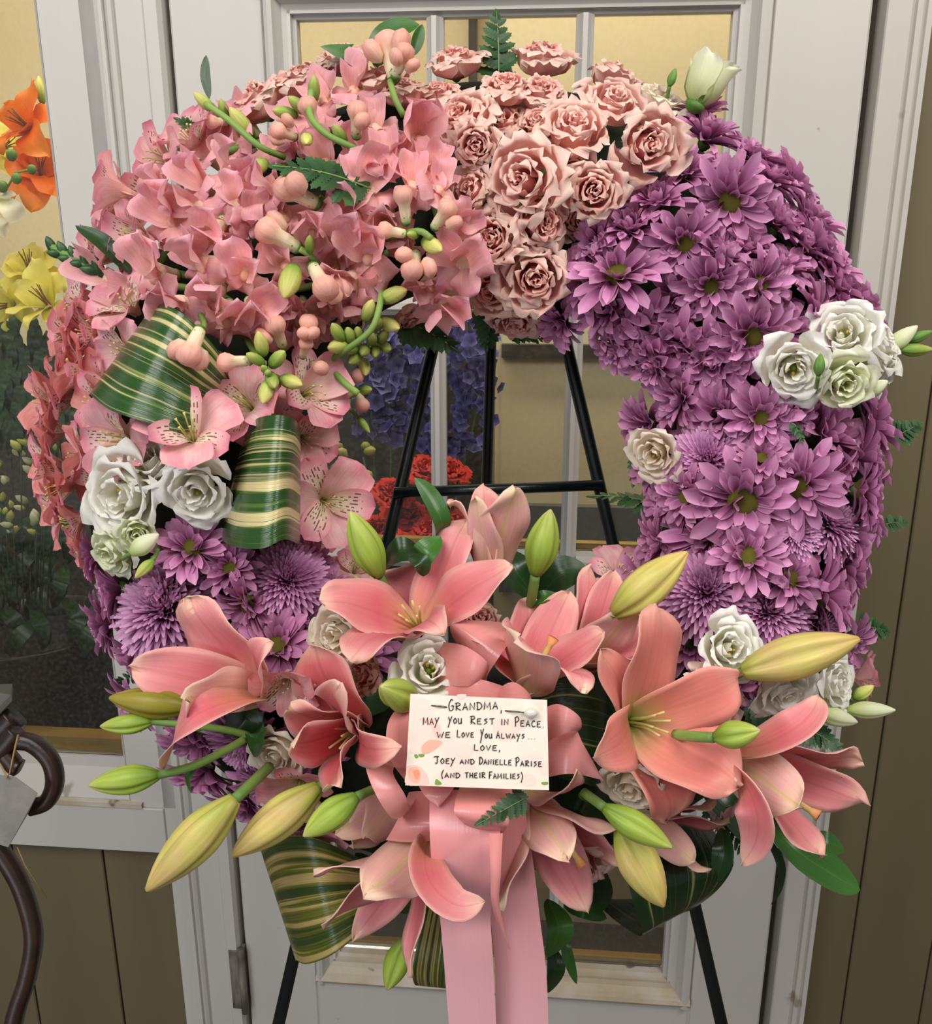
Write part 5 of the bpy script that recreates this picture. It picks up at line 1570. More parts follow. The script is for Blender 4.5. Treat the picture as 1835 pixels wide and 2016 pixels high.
# ================================================================== leaves and ferns
for lb, pts, w_, m_, fc, tw in [
    ('glossy dark leaf folded over the top rim roses', [(712, 150, .04), (680, 110, .06), (634, 90, .05)], 74, 'leaf', D3(60, 50), 0),
    ('dark leaf curling behind the puffed snapdragon bud on top', [(740, 135, .02), (752, 92, .03), (780, 62, .03), (826, 48, .03)], 66, 'leaf', D3(130, 70), 0),
    ('narrow green leaf upright right of the puffed snapdragon bud', [(812, 110, .03), (822, 78, .03), (832, 48, .03)], 26, 'leaf', D3(0, 60), 0),
    ('thin pointed leaf rising at the upper left beside the door gap', [(412, 195, .06), (404, 150, .06), (406, 108, .06)], 20, 'leaf_dark', D3(0, 70), 0),
    ('narrow dark leaf pointing left over the window post', [(260, 540, .07), (205, 480, .08), (148, 444, .08)], 38, 'leaf_dark', D3(60, 60), 0),
    ('tall curved leaf left of the half-open lily', [(858, 1060, .10), (870, 1030, .12), (845, 975, .12), (816, 940, .12)], 42, 'leaf', D3(0, 60), 0),
    ('round green leaf below the tall curved leaf in the hole', [(828, 1120, .11), (836, 1090, .13), (868, 1056, .12)], 52, 'leaf', D3(90, 60), 0),
    ('broad dark leaf right of the plump tilted bud', [(745, 1130, .10), (790, 1085, .12), (850, 1110, .10)], 60, 'leaf_dark', D3(80, 50), 0),
    ('small drooping leaf in front of the broad dark leaf', [(806, 1096, .14), (830, 1108, .15), (834, 1135, .14)], 34, 'leaf_dark', D3(90, 60), 0),
    ('broad dark leaf right of the upright lime bud', [(1060, 1180, .08), (1100, 1135, .10), (1158, 1118, .10)], 80, 'leaf_dark', D3(100, 55), 0),
    ('broad dark leaf left of the upright lime bud', [(1060, 1180, .07), (1020, 1130, .09), (995, 1080, .08)], 80, 'leaf_dark', D3(60, 55), 0),
    ('bright leaf tip under the upright lime bud', [(1035, 1200, .11), (1065, 1178, .125), (1095, 1168, .12)], 30, 'leaf', D3(90, 50), 0),
    ('big glossy leaf pointing down right of the far right lily', [(1500, 1605, .10), (1570, 1675, .12), (1640, 1722, .11), (1694, 1752, .10)], 78, 'leaf', D3(60, 55), 0),
    ('leaf tip showing right of the big glossy leaf', [(1580, 1650, .08), (1630, 1660, .09), (1662, 1670, .08)], 44, 'leaf', D3(80, 50), 0),
    ('slim leaf hanging straight down at the lower right', [(1505, 1640, .10), (1535, 1700, .10), (1532, 1750, .09), (1518, 1782, .08)], 24, 'leaf_dark', D3(0, 60), 0),
    ('dark leaf hanging left of the curled lily petal', [(1420, 1630, .10), (1425, 1680, .11), (1408, 1738, .10)], 44, 'leaf_dark', D3(180, 55), 0),
    ('broad leaf hanging right of the ribbon tails', [(1078, 1770, .10), (1100, 1830, .12), (1078, 1885, .11)], 60, 'leaf', D3(30, 60), 0),
    ('slim leaf pointing down right of the ribbon tails', [(1108, 1830, .08), (1116, 1880, .09), (1136, 1938, .08)], 26, 'leaf', D3(20, 60), 0),
    ('dark leaf behind the ribbon tails at the bottom', [(1085, 1860, .06), (1092, 1910, .07), (1080, 1955, .06)], 44, 'leaf_dark', D3(0, 60), 0),
    ('leaf spreading right beneath the pale frilled bloom', [(1110, 1780, .07), (1150, 1790, .08), (1195, 1808, .07)], 36, 'leaf', D3(90, 60), 0),
    ('dark leaf between the left buds and the faded lisianthus', [(440, 1440, .11), (480, 1420, .13), (520, 1480, .12)], 70, 'leaf_dark', D3(120, 55), 0),
    ('green leaf wrapped at the joint of the left bud stems', [(520, 1420, .13), (505, 1450, .145), (500, 1490, .13)], 50, 'leaf', D3(180, 60), 0),
    ('tiny leaf curling from the third left bud stem', [(390, 1505, .165), (372, 1530, .165), (376, 1562, .16)], 20, 'leaf', D3(180, 50), 0),
    ('tiny bright leaf on the bud stem under the card corner', [(1180, 1580, .16), (1150, 1568, .17), (1140, 1560, .17)], 18, 'leaf', D3(90, 60), 0),
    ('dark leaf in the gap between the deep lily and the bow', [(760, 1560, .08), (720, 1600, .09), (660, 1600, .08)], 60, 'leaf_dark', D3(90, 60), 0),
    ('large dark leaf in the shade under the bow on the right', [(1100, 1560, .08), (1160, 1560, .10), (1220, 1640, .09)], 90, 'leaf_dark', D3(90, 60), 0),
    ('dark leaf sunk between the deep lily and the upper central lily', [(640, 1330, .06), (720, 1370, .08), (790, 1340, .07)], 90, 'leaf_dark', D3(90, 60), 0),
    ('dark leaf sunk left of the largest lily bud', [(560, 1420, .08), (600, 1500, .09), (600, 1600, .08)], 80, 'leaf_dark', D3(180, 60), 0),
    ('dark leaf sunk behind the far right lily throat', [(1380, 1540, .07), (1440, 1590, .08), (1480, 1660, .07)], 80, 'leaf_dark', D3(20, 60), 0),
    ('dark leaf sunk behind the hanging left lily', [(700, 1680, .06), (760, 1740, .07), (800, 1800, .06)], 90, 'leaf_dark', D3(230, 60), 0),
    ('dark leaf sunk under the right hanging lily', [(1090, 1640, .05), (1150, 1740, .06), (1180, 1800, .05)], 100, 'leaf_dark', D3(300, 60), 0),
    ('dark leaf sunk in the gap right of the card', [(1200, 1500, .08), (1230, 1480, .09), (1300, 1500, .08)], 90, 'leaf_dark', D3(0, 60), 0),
]: leaf(lb, pts, w_, m_, fc, twist=tw)

for lb, a, b, w_, fc in [
    ('upright fern tip standing above the roses on the top rim', (982, 165, .05), (977, 22, .04), 96, D3(0, 80)),
    ('bluish fern sprig lying across the snapdragons', (730, 372, .13), (538, 326, .15), 130, D3(80, 55)),
    ('fern tip poking out by the door gap at the upper left', (420, 275, .05), (345, 232, .05), 56, D3(90, 60)),
    ('fern sprig hanging at the top of the hole beside the rosebud', (790, 630, .04), (900, 690, .04), 110, D3(60, 60)),
    ('fern sprig hanging from the roses by the back leg of the easel', (965, 600, .03), (958, 690, .02), 80, D3(0, 70)),
    ('dark fern edge below the lowest roses', (1000, 650, .02), (1080, 668, .02), 56, D3(270, 40)),
    ('fern tip pointing left by the cream lisianthus, upper one', (1310, 830, .04), (1246, 842, .03), 56, D3(180, 60)),
    ('fern tip hanging below the cream lisianthus', (1265, 880, .03), (1246, 956, .03), 56, D3(200, 60)),
    ('fern frond reaching left into the hole from the right arm', (1310, 998, .04), (1160, 976, .02), 84, D3(90, 30)),
    ('fern tip on the right rim below the white cluster', (1760, 862, .03), (1816, 832, .02), 60, D3(60, 60)),
    ('tiny fern tip on the right rim by the side-view bloom', (1740, 1032, .03), (1790, 1028, .02), 44, D3(60, 60)),
    ('fern tip on the lower right rim above the long tan bud', (1690, 1232, .03), (1752, 1244, .02), 72, D3(60, 60)),
    ('fern tip behind the far right lily', (1570, 1425, .10), (1660, 1478, .11), 70, D3(60, 60)),
    ('dark fern between the pale cupped rose and the white lisianthus', (1470, 1390, .09), (1560, 1430, .10), 100, D3(60, 60)),
    ('dark fern hanging under the deep pink lily at the right', (1400, 1570, .07), (1470, 1690, .07), 80, D3(0, 60)),
    ('fern tip lying over the bow under the card', (1040, 1568, .215), (938, 1624, .225), 60, D3(60, 60)),
    ('dark fern peeping out below the left mums', (330, 1300, .03), (222, 1346, .02), 56, D3(230, 50)),
    ('dark fern behind the pale pink alstroemeria at the hole', (590, 826, .04), (676, 806, .03), 70, D3(60, 60)),
    ('pale fern bit between two purple blooms under the white cluster', (1560, 830, .12), (1580, 872, .125), 36, D3(60, 60)),
]: fern(lb, a, b, w_, fc)


# ================================================================== striped leaf loops, ribbons: lofts between two edges
def loft(name, ra, rb_, mat, parent=None, k=28, nv=8, bow=0.0, ruff=0.0):
    A = catmull([W(*p) for p in ra], k)
    B = catmull([W(*p) for p in rb_], k)
    vs_, uv, fs = [], [], []
    for i in range(k + 1):
        t = (A[min(i + 1, k)] + B[min(i + 1, k)] - A[max(0, i - 1)] - B[max(0, i - 1)])
        n = t.cross(B[i] - A[i])
        n = n.normalized() if n.length > 1e-9 else V((0, 0, 0))
        if n.dot(FWD) > 0: n = -n
        for j in range(nv + 1):
            s = j / nv
            vs_.append(A[i].lerp(B[i], s) + n * (bow * 4 * s * (1 - s) + ruff * sin(i * 0.8 + s * 5)))
            uv.append((s, i / k))
    for i in range(k):
        for j in range(nv):
            a = i * (nv + 1) + j
            fs.append((a, a + 1, a + nv + 2, a + nv + 1))
    return link(name, mesh(name, vs_, fs, uv, [M[mat]]), None, parent)


for lb, mat, ra, rb_ in [
    ('striped leaf bent into a loop at the left shoulder, glossy highlight across it', 'drac',
     [(335, 650, .05), (310, 608, .09), (304, 600, .115), (340, 606, .15), (385, 640, .15), (440, 705, .125), (462, 760, .07)],
     [(265, 810, .04), (190, 790, .08), (177, 776, .115), (215, 806, .155), (285, 830, .165), (370, 850, .15), (442, 815, .08)]),
    ('upright striped leaf rolled into a half cylinder with cream bands, left of the hole', 'drac2',
     [(480, 850, .05), (490, 838, .11), (510, 822, .155), (550, 817, .17), (582, 828, .155), (592, 848, .11), (588, 850, .05)],
     [(432, 1050, .05), (434, 1060, .11), (460, 1076, .16), (515, 1080, .18), (560, 1062, .17), (590, 1072, .12), (586, 1062, .05)]),
    ('olive striped leaf loop at the lower left below the lilies', 'drac3',
     [(570, 1700, .03), (522, 1685, .06), (516, 1668, .085), (550, 1648, .12), (620, 1650, .14), (710, 1690, .12)],
     [(660, 1840, .02), (592, 1888, .05), (584, 1890, .075), (605, 1898, .11), (660, 1876, .14), (740, 1810, .13)]),
    ('dark striped leaf loop at the lower right below the lilies', 'drac_dark',
     [(1240, 1620, .04), (1230, 1700, .11), (1248, 1780, .12), (1264, 1842, .095), (1215, 1815, .04), (1165, 1770, .02)],
     [(1400, 1630, .04), (1440, 1680, .09), (1438, 1718, .10), (1395, 1768, .08), (1330, 1800, .03), (1250, 1770, .01)]),
    ('striped leaf hanging straight down behind the ribbon tails', 'drac3',
     [(850, 1740, .06), (828, 1830, .09), (812, 1910, .09), (820, 1940, .07), (835, 1900, .03)],
     [(900, 1740, .07), (892, 1830, .10), (884, 1920, .10), (882, 1946, .08), (885, 1900, .04)]),
    ('broad dark striped leaf between the bow and the biggest coral lily', 'drac_dark',
     [(1030, 1390, .09), (1060, 1352, .13), (1120, 1338, .145), (1190, 1350, .135), (1220, 1380, .09)],
     [(1060, 1520, .09), (1090, 1530, .13), (1140, 1540, .15), (1190, 1552, .14), (1220, 1530, .09)]),
]:
    o = loft('striped_leaf_loop', ra, rb_, mat, None, 30, 14)
    tag(o, lb, 'leaf')

rib = tag(empty('ribbon_bow'), 'pink satin ribbon bow with long tails behind the sympathy card', 'ribbon')
for nm, mat, ra, rb_ in [
    ('tail', 'ribbon_tail', [(985, 1600, .165), (972, 1700, .165), (966, 1800, .158), (974, 1900, .15), (977, 2060, .14)], [(1035, 1600, .165), (1050, 1700, .165), (1062, 1800, .158), (1076, 1920, .15), (1081, 2060, .14)]),
    ('tail', 'ribbon_tail', [(846, 1555, .195), (846, 1640, .21), (852, 1720, .205), (864, 1790, .175), (872, 1870, .17), (887, 2060, .155)], [(975, 1560, .195), (985, 1650, .215), (975, 1740, .205), (966, 1800, .175), (970, 1880, .17), (979, 2060, .155)]),
    ('thin_tail', 'ribbon', [(963, 1640, .225), (966, 1720, .228), (970, 1790, .22), (1002, 1868, .205)], [(990, 1640, .225), (986, 1720, .228), (984, 1785, .22), (1004, 1866, .205)]),
    ('loop', 'ribbon', [(1000, 1226, .12), (950, 1222, .15), (893, 1224, .165), (890, 1252, .16), (925, 1300, .15)], [(1000, 1250, .13), (1000, 1268, .165), (985, 1290, .18), (960, 1330, .175), (960, 1350, .16)]),
    ('loop', 'ribbon', [(862, 1262, .17), (915, 1272, .20), (958, 1302, .205), (960, 1322, .19), (945, 1330, .17)], [(850, 1340, .16), (890, 1350, .19), (926, 1352, .20), (932, 1356, .185), (925, 1350, .165)]),
    ('loop', 'ribbon', [(878, 1348, .185), (935, 1336, .20), (1008, 1356, .195)], [(884, 1390, .185), (940, 1390, .2), (1008, 1400, .195)]),
    ('loop', 'ribbon', [(972, 1376, .18), (990, 1350, .205), (1015, 1344, .212), (1042, 1366, .205), (1052, 1396, .18)], [(975, 1440, .18), (992, 1430, .20), (1016, 1424, .207), (1044, 1430, .2), (1052, 1440, .18)]),
    ('loop', 'ribbon', [(1062, 1398, .185), (1098, 1386, .215), (1134, 1404, .22), (1144, 1424, .205), (1120, 1440, .175)], [(1062, 1470, .185), (1098, 1450, .21), (1126, 1440, .215), (1136, 1440, .20), (1115, 1446, .17)]),
    ('tail_end', 'ribbon', [(1060, 1440, .18), (1122, 1424, .195), (1150, 1468, .195), (1187, 1534, .19)], [(1060, 1535, .18), (1110, 1524, .195), (1145, 1526, .195), (1186, 1536, .19)]),
    ('loop', 'ribbon', [(825, 1366, .165), (786, 1390, .20), (762, 1430, .215), (766, 1490, .212), (800, 1540, .18)], [(850, 1400, .18), (830, 1410, .195), (822, 1440, .20), (824, 1490, .20), (830, 1530, .18)]),
    ('loop', 'ribbon', [(800, 1480, .15), (742, 1490, .185), (720, 1508, .20), (742, 1568, .212), (774, 1612, .20), (800, 1600, .16)], [(830, 1505, .16), (788, 1502, .19), (774, 1522, .205), (796, 1562, .212), (808, 1586, .20), (820, 1570, .16)]),
    ('loop_end', 'ribbon', [(815, 1530, .195), (836, 1566, .205), (862, 1588, .207)], [(905, 1530, .195), (888, 1560, .205), (864, 1589, .207)]),
    ('loop', 'ribbon', [(912, 1530, .18), (896, 1580, .215), (898, 1606, .22), (930, 1632, .205), (960, 1640, .17)], [(1015, 1530, .18), (1008, 1585, .215), (1000, 1625, .22), (985, 1645, .20), (980, 1648, .17)]),
    ('loop', 'ribbon', [(805, 1560, .155), (782, 1615, .175), (760, 1654, .17)], [(860, 1560, .165), (848, 1620, .185), (846, 1656, .178)]),
]:
    loft(nm, ra, rb_, mat, rib, 22, 6, 0.0015)

# ================================================================== card with its writing and pin
CH = 0.226
card = tag(empty('sympathy_card'), 'white sympathy card printed with roses and handwritten in black, pinned to the bow', 'card')
cc4 = [(808, 1366), (1077, 1378), (1081, 1556), (798, 1546)]


def cpt(zx, zy, up=0.0):
    """point on the card from card-detail coordinates (5.4 per picture pixel)"""
    return W(770 + zx / 5.397, 1340 + zy / 5.397, CH + up)


vs_ = [W(x, y, CH) for x, y in cc4] + [W(x, y, CH - 0.0006) for x, y in cc4]
M['cardstock'] = surface_mat('rose_printed_cardstock', S(240, 228, 210), S(246, 236, 224), 26, 0.5, 0.03, spots=(S(244, 214, 204), 40, 0.52, 0.5))
link('sheet', mesh('card_sheet', vs_, [(3, 2, 1, 0), (4, 5, 6, 7), (0, 1, 5, 4), (1, 2, 6, 5), (2, 3, 7, 6), (3, 0, 4, 7)], smooth=False), M['cardstock'], card)


def flat_mat(name, c, rough=0.6):
    return surface_mat(name, c, tuple(min(1, x * 1.08) for x in c[:3]) + (1,), 60, rough, 0)


M['ink'] = flat_mat('black_ink', S(34, 20, 26))
M['print_pink'] = flat_mat('printed_pale_pink', S(240, 200, 186))
M['print_pink2'] = flat_mat('printed_pink', S(238, 178, 156))
M['print_rose'] = flat_mat('printed_salmon', S(232, 150, 118))
M['print_green'] = flat_mat('printed_green', S(120, 158, 66))
M['print_pale'] = flat_mat('printed_blush', S(242, 216, 204))


def decal(name, pts, mat, up):
    c = V((0, 0, 0))
    P = [cpt(x, y, up) for x, y in catmull2(pts)]
    return link(name, mesh(name, P, [tuple(range(len(P)))], smooth=False), M[mat], card)


def catmull2(pts):
    q = [V((x, y, 0)) for x, y in pts]
    q = q + [q[0]]
    k = len(q)
    out = []
    for i in range(k - 1):
        p0, p1, p2, p3 = q[i - 1 if i else -2], q[i], q[i + 1], q[(i + 2) if i + 2 < k else 1]
        for s in range(4):
            f = s / 4
            r = 0.5 * ((2 * p1) + (p2 - p0) * f + (2 * p0 - 5 * p1 + 4 * p2 - p3) * f * f + (3 * p1 - p0 - 3 * p2 + p3) * f ** 3)
            out.append((r.x, r.y))
    return out[::-1]


decal('printed_rose', [(205, 450), (330, 400), (480, 440), (520, 520), (470, 640), (400, 760), (230, 775), (195, 700), (190, 560)], 'print_pale', .00012)
decal('printed_rose', [(330, 690), (420, 630), (545, 648), (480, 720), (400, 770), (330, 770)], 'print_pink2', .0002)
decal('printed_rose', [(300, 420), (350, 396), (500, 450), (520, 520), (470, 600), (420, 480)], 'print_pink', .0002)
decal('printed_leaf', [(245, 790), (275, 785), (290, 815), (262, 825)], 'print_green', .0002)
decal('printed_leaf', [(290, 785), (350, 782), (350, 805), (310, 812)], 'print_green', .0002)
decal('printed_rose', [(178, 905), (290, 905), (370, 980), (400, 1060), (385, 1108), (160, 1105), (165, 960)], 'print_pink', .00012)
decal('printed_rose', [(200, 930), (280, 925), (310, 990), (290, 1080), (215, 1070), (180, 990)], 'print_pink2', .0002)
decal('printed_rose', [(235, 960), (290, 950), (305, 1010), (270, 1050), (245, 1010)], 'print_rose', .00028)
decal('printed_leaf', [(475, 1050), (500, 1055), (540, 1100), (470, 1105)], 'print_green', .0002)
decal('printed_leaf', [(700, 150), (800, 148), (770, 185), (740, 200)], 'print_pale', .0002)
decal('printed_leaf', [(1600, 1080), (1665, 1075), (1660, 1105), (1610, 1105)], 'print_green', .0002)
decal('printed_rose', [(1390, 1010), (1470, 990), (1540, 1040), (1520, 1110), (1430, 1120), (1385, 1060)], 'print_pale', .00012)
decal('printed_rose', [(700, 700), (790, 660), (860, 720), (850, 800), (760, 820), (690, 770)], 'print_pale', .00012)
decal('printed_rose', [(1100, 420), (1240, 400), (1350, 480), (1330, 600), (1180, 640), (1090, 540)], 'print_pale', .00012)

GLY = {  # single-stroke capitals, x 0..1, y 0 baseline .. 1 top
    'A': [[(0, 0), (.45, 1), (.95, 0)], [(.15, .38), (.85, .36)]], 'B': [[(0, 0), (0, 1), (.7, .8), (.1, .5), (.8, .25), (0, 0)]],
    'C': [[(.9, .85), (.5, 1), (.05, .5), (.4, 0), (.95, .12)]], 'D': [[(.08, 0), (.08, 1)], [(-.1, .98), (.6, .95), (1, .5), (.6, .08), (-.02, 0)]],
    'E': [[(.9, .95), (.1, .92), (.05, .04), (.95, .02)], [(.08, .5), (.75, .52)]], 'F': [[(.05, -.02), (.1, .95)], [(-.05, .95), (1, 1)], [(.1, .52), (.75, .54)]],
    'G': [[(.85, 1.08), (.5, 1.22), (.06, .6), (.25, 0), (.8, .1), (.88, .5), (.5, .5)], [(.88, .5), (1.05, .52)]], 'H': [[(.05, 0), (.08, 1)], [(.9, 0), (.88, 1)], [(.05, .5), (.9, .52)]],
    'I': [[(.5, 0), (.5, 1)]], 'J': [[(-.35, .92), (.3, 1.0), (1.0, .98)], [(.55, 1), (.6, .3), (.35, 0), (.05, .15)]],
    'L': [[(.15, 1), (.08, .06), (.95, .02)]], 'M': [[(0, 0), (.08, 1), (.48, .25), (.88, 1), (1, 0)]], 'N': [[(.02, 0), (.05, .95), (.9, .05), (.92, 1)]],
    'O': [[(.5, .95), (.08, .55), (.4, .02), (.92, .4), (.6, .92), (.45, .94)]], 'P': [[(.12, -.05), (.12, 1)], [(-.12, .92), (.6, 1.08), (.95, .75), (.5, .48), (.14, .45)]],
    'R': [[(.1, 0), (.1, 1)], [(-.12, .95), (.6, 1.02), (.85, .72), (.12, .46), (1.0, 0)]], 'S': [[(.85, .95), (.2, .75), (.8, .4), (.15, 0)]],
    'T': [[(.5, 0), (.5, .98)], [(-.05, .95), (1.05, 1)]], 'U': [[(.05, .95), (.12, .15), (.5, 0), (.85, .3), (.9, .95)], [(.88, .5), (.98, 0)]],
    'V': [[(0, .95), (.4, 0), (.95, 1)]], 'W': [[(0, 1), (.28, 0), (.52, .7), (.72, 0), (1.05, 1)]], 'Y': [[(0, 1), (.42, .42)], [(1, 1.1), (.45, .4), (-.1, -.55)]],
    'y': [[(0, .95), (.4, .42)], [(.95, 1), (.15, -.6)]], ',': [[(.35, .1), (.2, -.35)]], '.': [[(.3, .05), (.4, 0)]], '(': [[(.9, 1.15), (.2, .5), (.5, -.2)]], ')': [[(.1, 1.3), (.9, .5), (.1, -.7)]], '-': [[(0, .4), (1, .4)]],
}


def write(text, x0, x1, yb0, yb1, cap, small):
    wds = [0.62 if ch in "I,.(')" else (1.25 if ch in 'MW' else 1.0) for ch in text]
    tot = sum(wds)
    x = x0
    for i, ch in enumerate(text):
        cw = (x1 - x0) * wds[i] / tot
        gh = cap if i == 0 else small
        yb = yb0 + (yb1 - yb0) * (x - x0) / (x1 - x0)
        parts = []
        for stt in GLY[ch]:
            pts = [cpt(x + cw * (0.08 + 0.72 * a), yb - gh * b, 0.0004) for a, b in stt]
            n = 2 * (len(pts) - 1) if ch in 'CGJSUODR()P' else len(pts) - 1
            pts = catmull(pts, max(1, n * 2)) if ch in 'CGJSUODR()P' else pts
            parts.append(tube_vf(pts, 0.00028, 5))
        v, f, u = merge(parts)
        link('letter', mesh('letter', v, f), M['ink'], card)
        x += cw


for q in [('GRANDMA', 605, 1150, 318, 300, 98, 78), (',', 1160, 1195, 320, 320, 80, 80),
          ('MAY', 335, 520, 468, 462, 78, 68), ('YOU', 605, 760, 458, 456, 72, 62), ('REST', 840, 1110, 460, 466, 82, 62), ('IN', 1160, 1258, 470, 470, 62, 62), ('PEACE.', 1312, 1640, 482, 498, 92, 64),
          ('WE', 480, 645, 608, 602, 64, 60), ('LOVE', 695, 890, 602, 600, 78, 52), ('YOU', 948, 1080, 612, 612, 92, 52), ('ALWAyS', 1115, 1430, 612, 618, 76, 52), ('...', 1450, 1545, 618, 622, 40, 40),
          ('LOVE,', 875, 1180, 742, 742, 66, 56), ('JOEY', 462, 690, 882, 880, 76, 56), ('AND', 728, 895, 884, 888, 48, 52), ('DANIELLE', 935, 1290, 888, 898, 76, 56), ('PARISE', 1320, 1612, 906, 914, 86, 56),
          ('(AND', 530, 742, 1030, 1034, 72, 52), ('THEIR', 782, 1010, 1034, 1032, 58, 56), ('FAMILIES)', 1038, 1405, 1040, 1044, 72, 56)]: write(*q)
pin = tag(empty('pearl_pin'), 'pearl-headed corsage pin pushed through the top of the card', 'pin')
M['pin_steel'] = surface_mat('pin_steel', S(90, 84, 80), S(120, 112, 104), 50, 0.3, 0, metallic=0.9)
M['pearl'] = surface_mat('pearl', S(206, 204, 190), S(228, 224, 212), 30, 0.12, 0, coat=0.8)
tube('shaft', [cpt(1430, 340, .003), cpt(1330, 330, .0016), cpt(1240, 322, .0004), cpt(1200, 320, -.0006)], 0.0005, M['pin_steel'], pin, 6)
tube('shaft', [cpt(600, 285, -.0006), cpt(570, 278, .0006), cpt(500, 270, .001), cpt(425, 264, -.0004)], 0.0005, M['pin_steel'], pin, 6)
v, f, u = lathe_vf([(0, .03), (.08, .18), (.3, .34), (.6, .36), (.85, .24), (.97, .1), (1, .02)], 16)
hd = link('pearl_head', mesh('pearl_head', v, f, u), M['pearl'], pin)
hd.matrix_local = basis(cpt(1412, 338, .003), cpt(1560, 348, .003) - cpt(1412, 338, .003), 0, 150 / 5.397 * m_px(CH))

# ================================================================== inside the cooler and beside the window
M['orange'] = petal_mat('orange_lily_petal', [(0, S(220, 110, 20)), (0.4, S(240, 120, 24)), (1, S(246, 146, 44))], None, vein=0.1, transl=0.3, var=0.1)
M['yellow'] = petal_mat('yellow_lily_petal', [(0, S(222, 218, 60)), (0.4, S(242, 230, 96)), (1, S(248, 240, 140))], None, vein=0.1, transl=0.3, var=0.1)
M['red'] = petal_mat('red_carnation_petal', [(0, S(170, 24, 20)), (0.6, S(214, 40, 30)), (1, S(232, 66, 48))], None, vein=0.1, transl=0.2, var=0.12)
M['blue'] = petal_mat('blue_delphinium_petal', [(0, S(64, 60, 120)), (0.6, S(92, 92, 168)), (1, S(128, 128, 196))], None, vein=0.15, transl=0.2, var=0.25)
M['lily_back_o'] = M['orange']


def back_lily(label, throat, axis, petals, mat, st=6, ln=50):
    e = lily(label, throat, axis, petals, mat, st, None, ln, 0.0)
    for c in e.children:
        if c.name.startswith('stamen'):
            c.data.materials.clear()
            c.data.materials.append(M['anther_brown'])
        else:
            while len(c.data.materials) > 1: c.data.materials.pop()
    return e


HB = -0.66
back_lily('orange lily behind the window glass, upper one', (62, 255, HB), D3(150, 55), [(64, 156, HB, 64, .1, .1), (6, 200, HB + .03, 62, .1, .1), (-6, 300, HB + .05, 74, .2, .15), (88, 304, HB + .06, 66, .2, .15), (116, 215, HB, 70, .1, .1), (20, 250, HB - .05, 74, .1, .1)], 'orange')
back_lily('orange lily behind the window glass, lower one', (80, 345, HB - .03), D3(60, 50), [(10, 330, HB, 76, .1, .1), (116, 280, HB - .03, 70, .1, .1), (124, 390, HB, 72, .2, .1), (62, 412, HB + .02, 66, .2, .1), (16, 392, HB - .05, 72, .1, .1), (50, 285, HB - .05, 70, .1, .1)], 'orange')
bud_along('lily_bud', 'dark unopened orange lily bud above the orange lilies', 'lily bud', (84, 205, HB - .02), (76, 150, HB - .02), 10, 'bud_yellow', [(80, 230, HB - .02)], .1, .4)
back_lily('yellow lily in full bloom behind the window glass', (100, 605, HB + .02), D3(120, 45), [(10, 615, HB + .06, 44, .2, .1), (48, 645, HB + .08, 34, .2, .1), (30, 560, HB + .03, 58, .1, .1), (62, 505, HB, 54, .1, .1), (118, 530, HB, 54, .1, .1), (130, 640, HB + .05, 54, .1, .1)], 'yellow')
back_lily('yellow lily crowded behind the full bloom at the window', (60, 540, HB - .04), D3(80, 45), [(0, 530, HB - .02, 64, .1, .1), (20, 500, HB - .04, 58, .1, .1), (70, 478, HB - .05, 46, .1, .1), (125, 500, HB - .04, 64, .1, .1), (130, 570, HB - .04, 64, .1, .1), (0, 590, HB - .02, 64, .1, .1)], 'yellow')
back_lily('yellow lily at the picture edge behind the window glass', (8, 290, HB - .1), D3(0, 40), [(0, 240, HB - .1, 54, .1, .1), (30, 300, HB - .1, 54, .1, .1), (18, 345, HB - .1, 54, .1, .1), (-30, 320, HB - .1, 54, .1, .1)], 'yellow')
back_lily('yellow lily low at the left edge behind the window glass', (30, 600, HB), D3(200, 45), [(0, 560, HB + .02, 46, .1, .1), (60, 560, HB + .02, 58, .1, .1), (70, 620, HB + .04, 44, .2, .1), (10, 650, HB + .04, 44, .2, .1), (-30, 610, HB, 58, .1, .1)], 'yellow')
orch = tag(empty('white_orchid'), 'white orchid with green buds at the left edge behind the glass', 'orchid')
world_strip('petal', [(0, 390, HB + .04), (20, 410, HB + .06), (36, 435, HB + .05)], 44, [M['lis']], orch, D3(60, 60), shape(.5, .3, .2), .2)
world_strip('petal', [(-20, 430, HB + .03), (0, 445, HB + .05), (15, 460, HB + .04)], 40, [M['lis']], orch, D3(60, 60), shape(.5, .3, .2), .2)
world_strip('petal', [(-10, 385, HB + .04), (10, 384, HB + .05), (30, 380, HB + .04)], 20, [M['lis']], orch, D3(60, 60), shape(.5, .3, .2), .2)
tube('stem', [W(-10, 375, HB + .05), W(16, 366, HB + .05), W(30, 340, HB + .05), W(60, 334, HB + .05)], .0018, M['stem'], orch, 6)
for (x, y, r) in [(22, 306, 11), (62, 334, 9), (32, 352, 10), (4, 368, 11)]:
    v, f, u = lathe_vf([(0, .2), (.25, .42), (.6, .5), (.9, .3), (1, .05)], 10)
    o = link('bud', mesh('orchid_bud', v, f, u), M['calyx'], orch)
    o.matrix_local = basis(W(x, y + r, HB + .055), D3(80, 10), 0, 2 * r * m_px(HB))
FILL_H = -0.75
gl = tag(empty('window_greenery'), 'dark feathery greenery below the yellow lilies behind the glass', 'greenery')
for i in range(90):
    x, y = rnd.uniform(-30, 150), rnd.uniform(640, 860)
    a = rnd.uniform(60, 120)
    world_strip('blade', [(x, y + 60, FILL_H), (x + 20 * cos(radians(a)), y, FILL_H + .03), (x + 60 * cos(radians(a)), y - 30, FILL_H + .01)], 22, [M['leaf_dark']], gl, None, LEAF_SH, 0, 2, 5)
bunch = tag(empty('wax_flower_bunch'), 'bunch of small yellow buds with green stems behind the window glass', 'flower bunch')
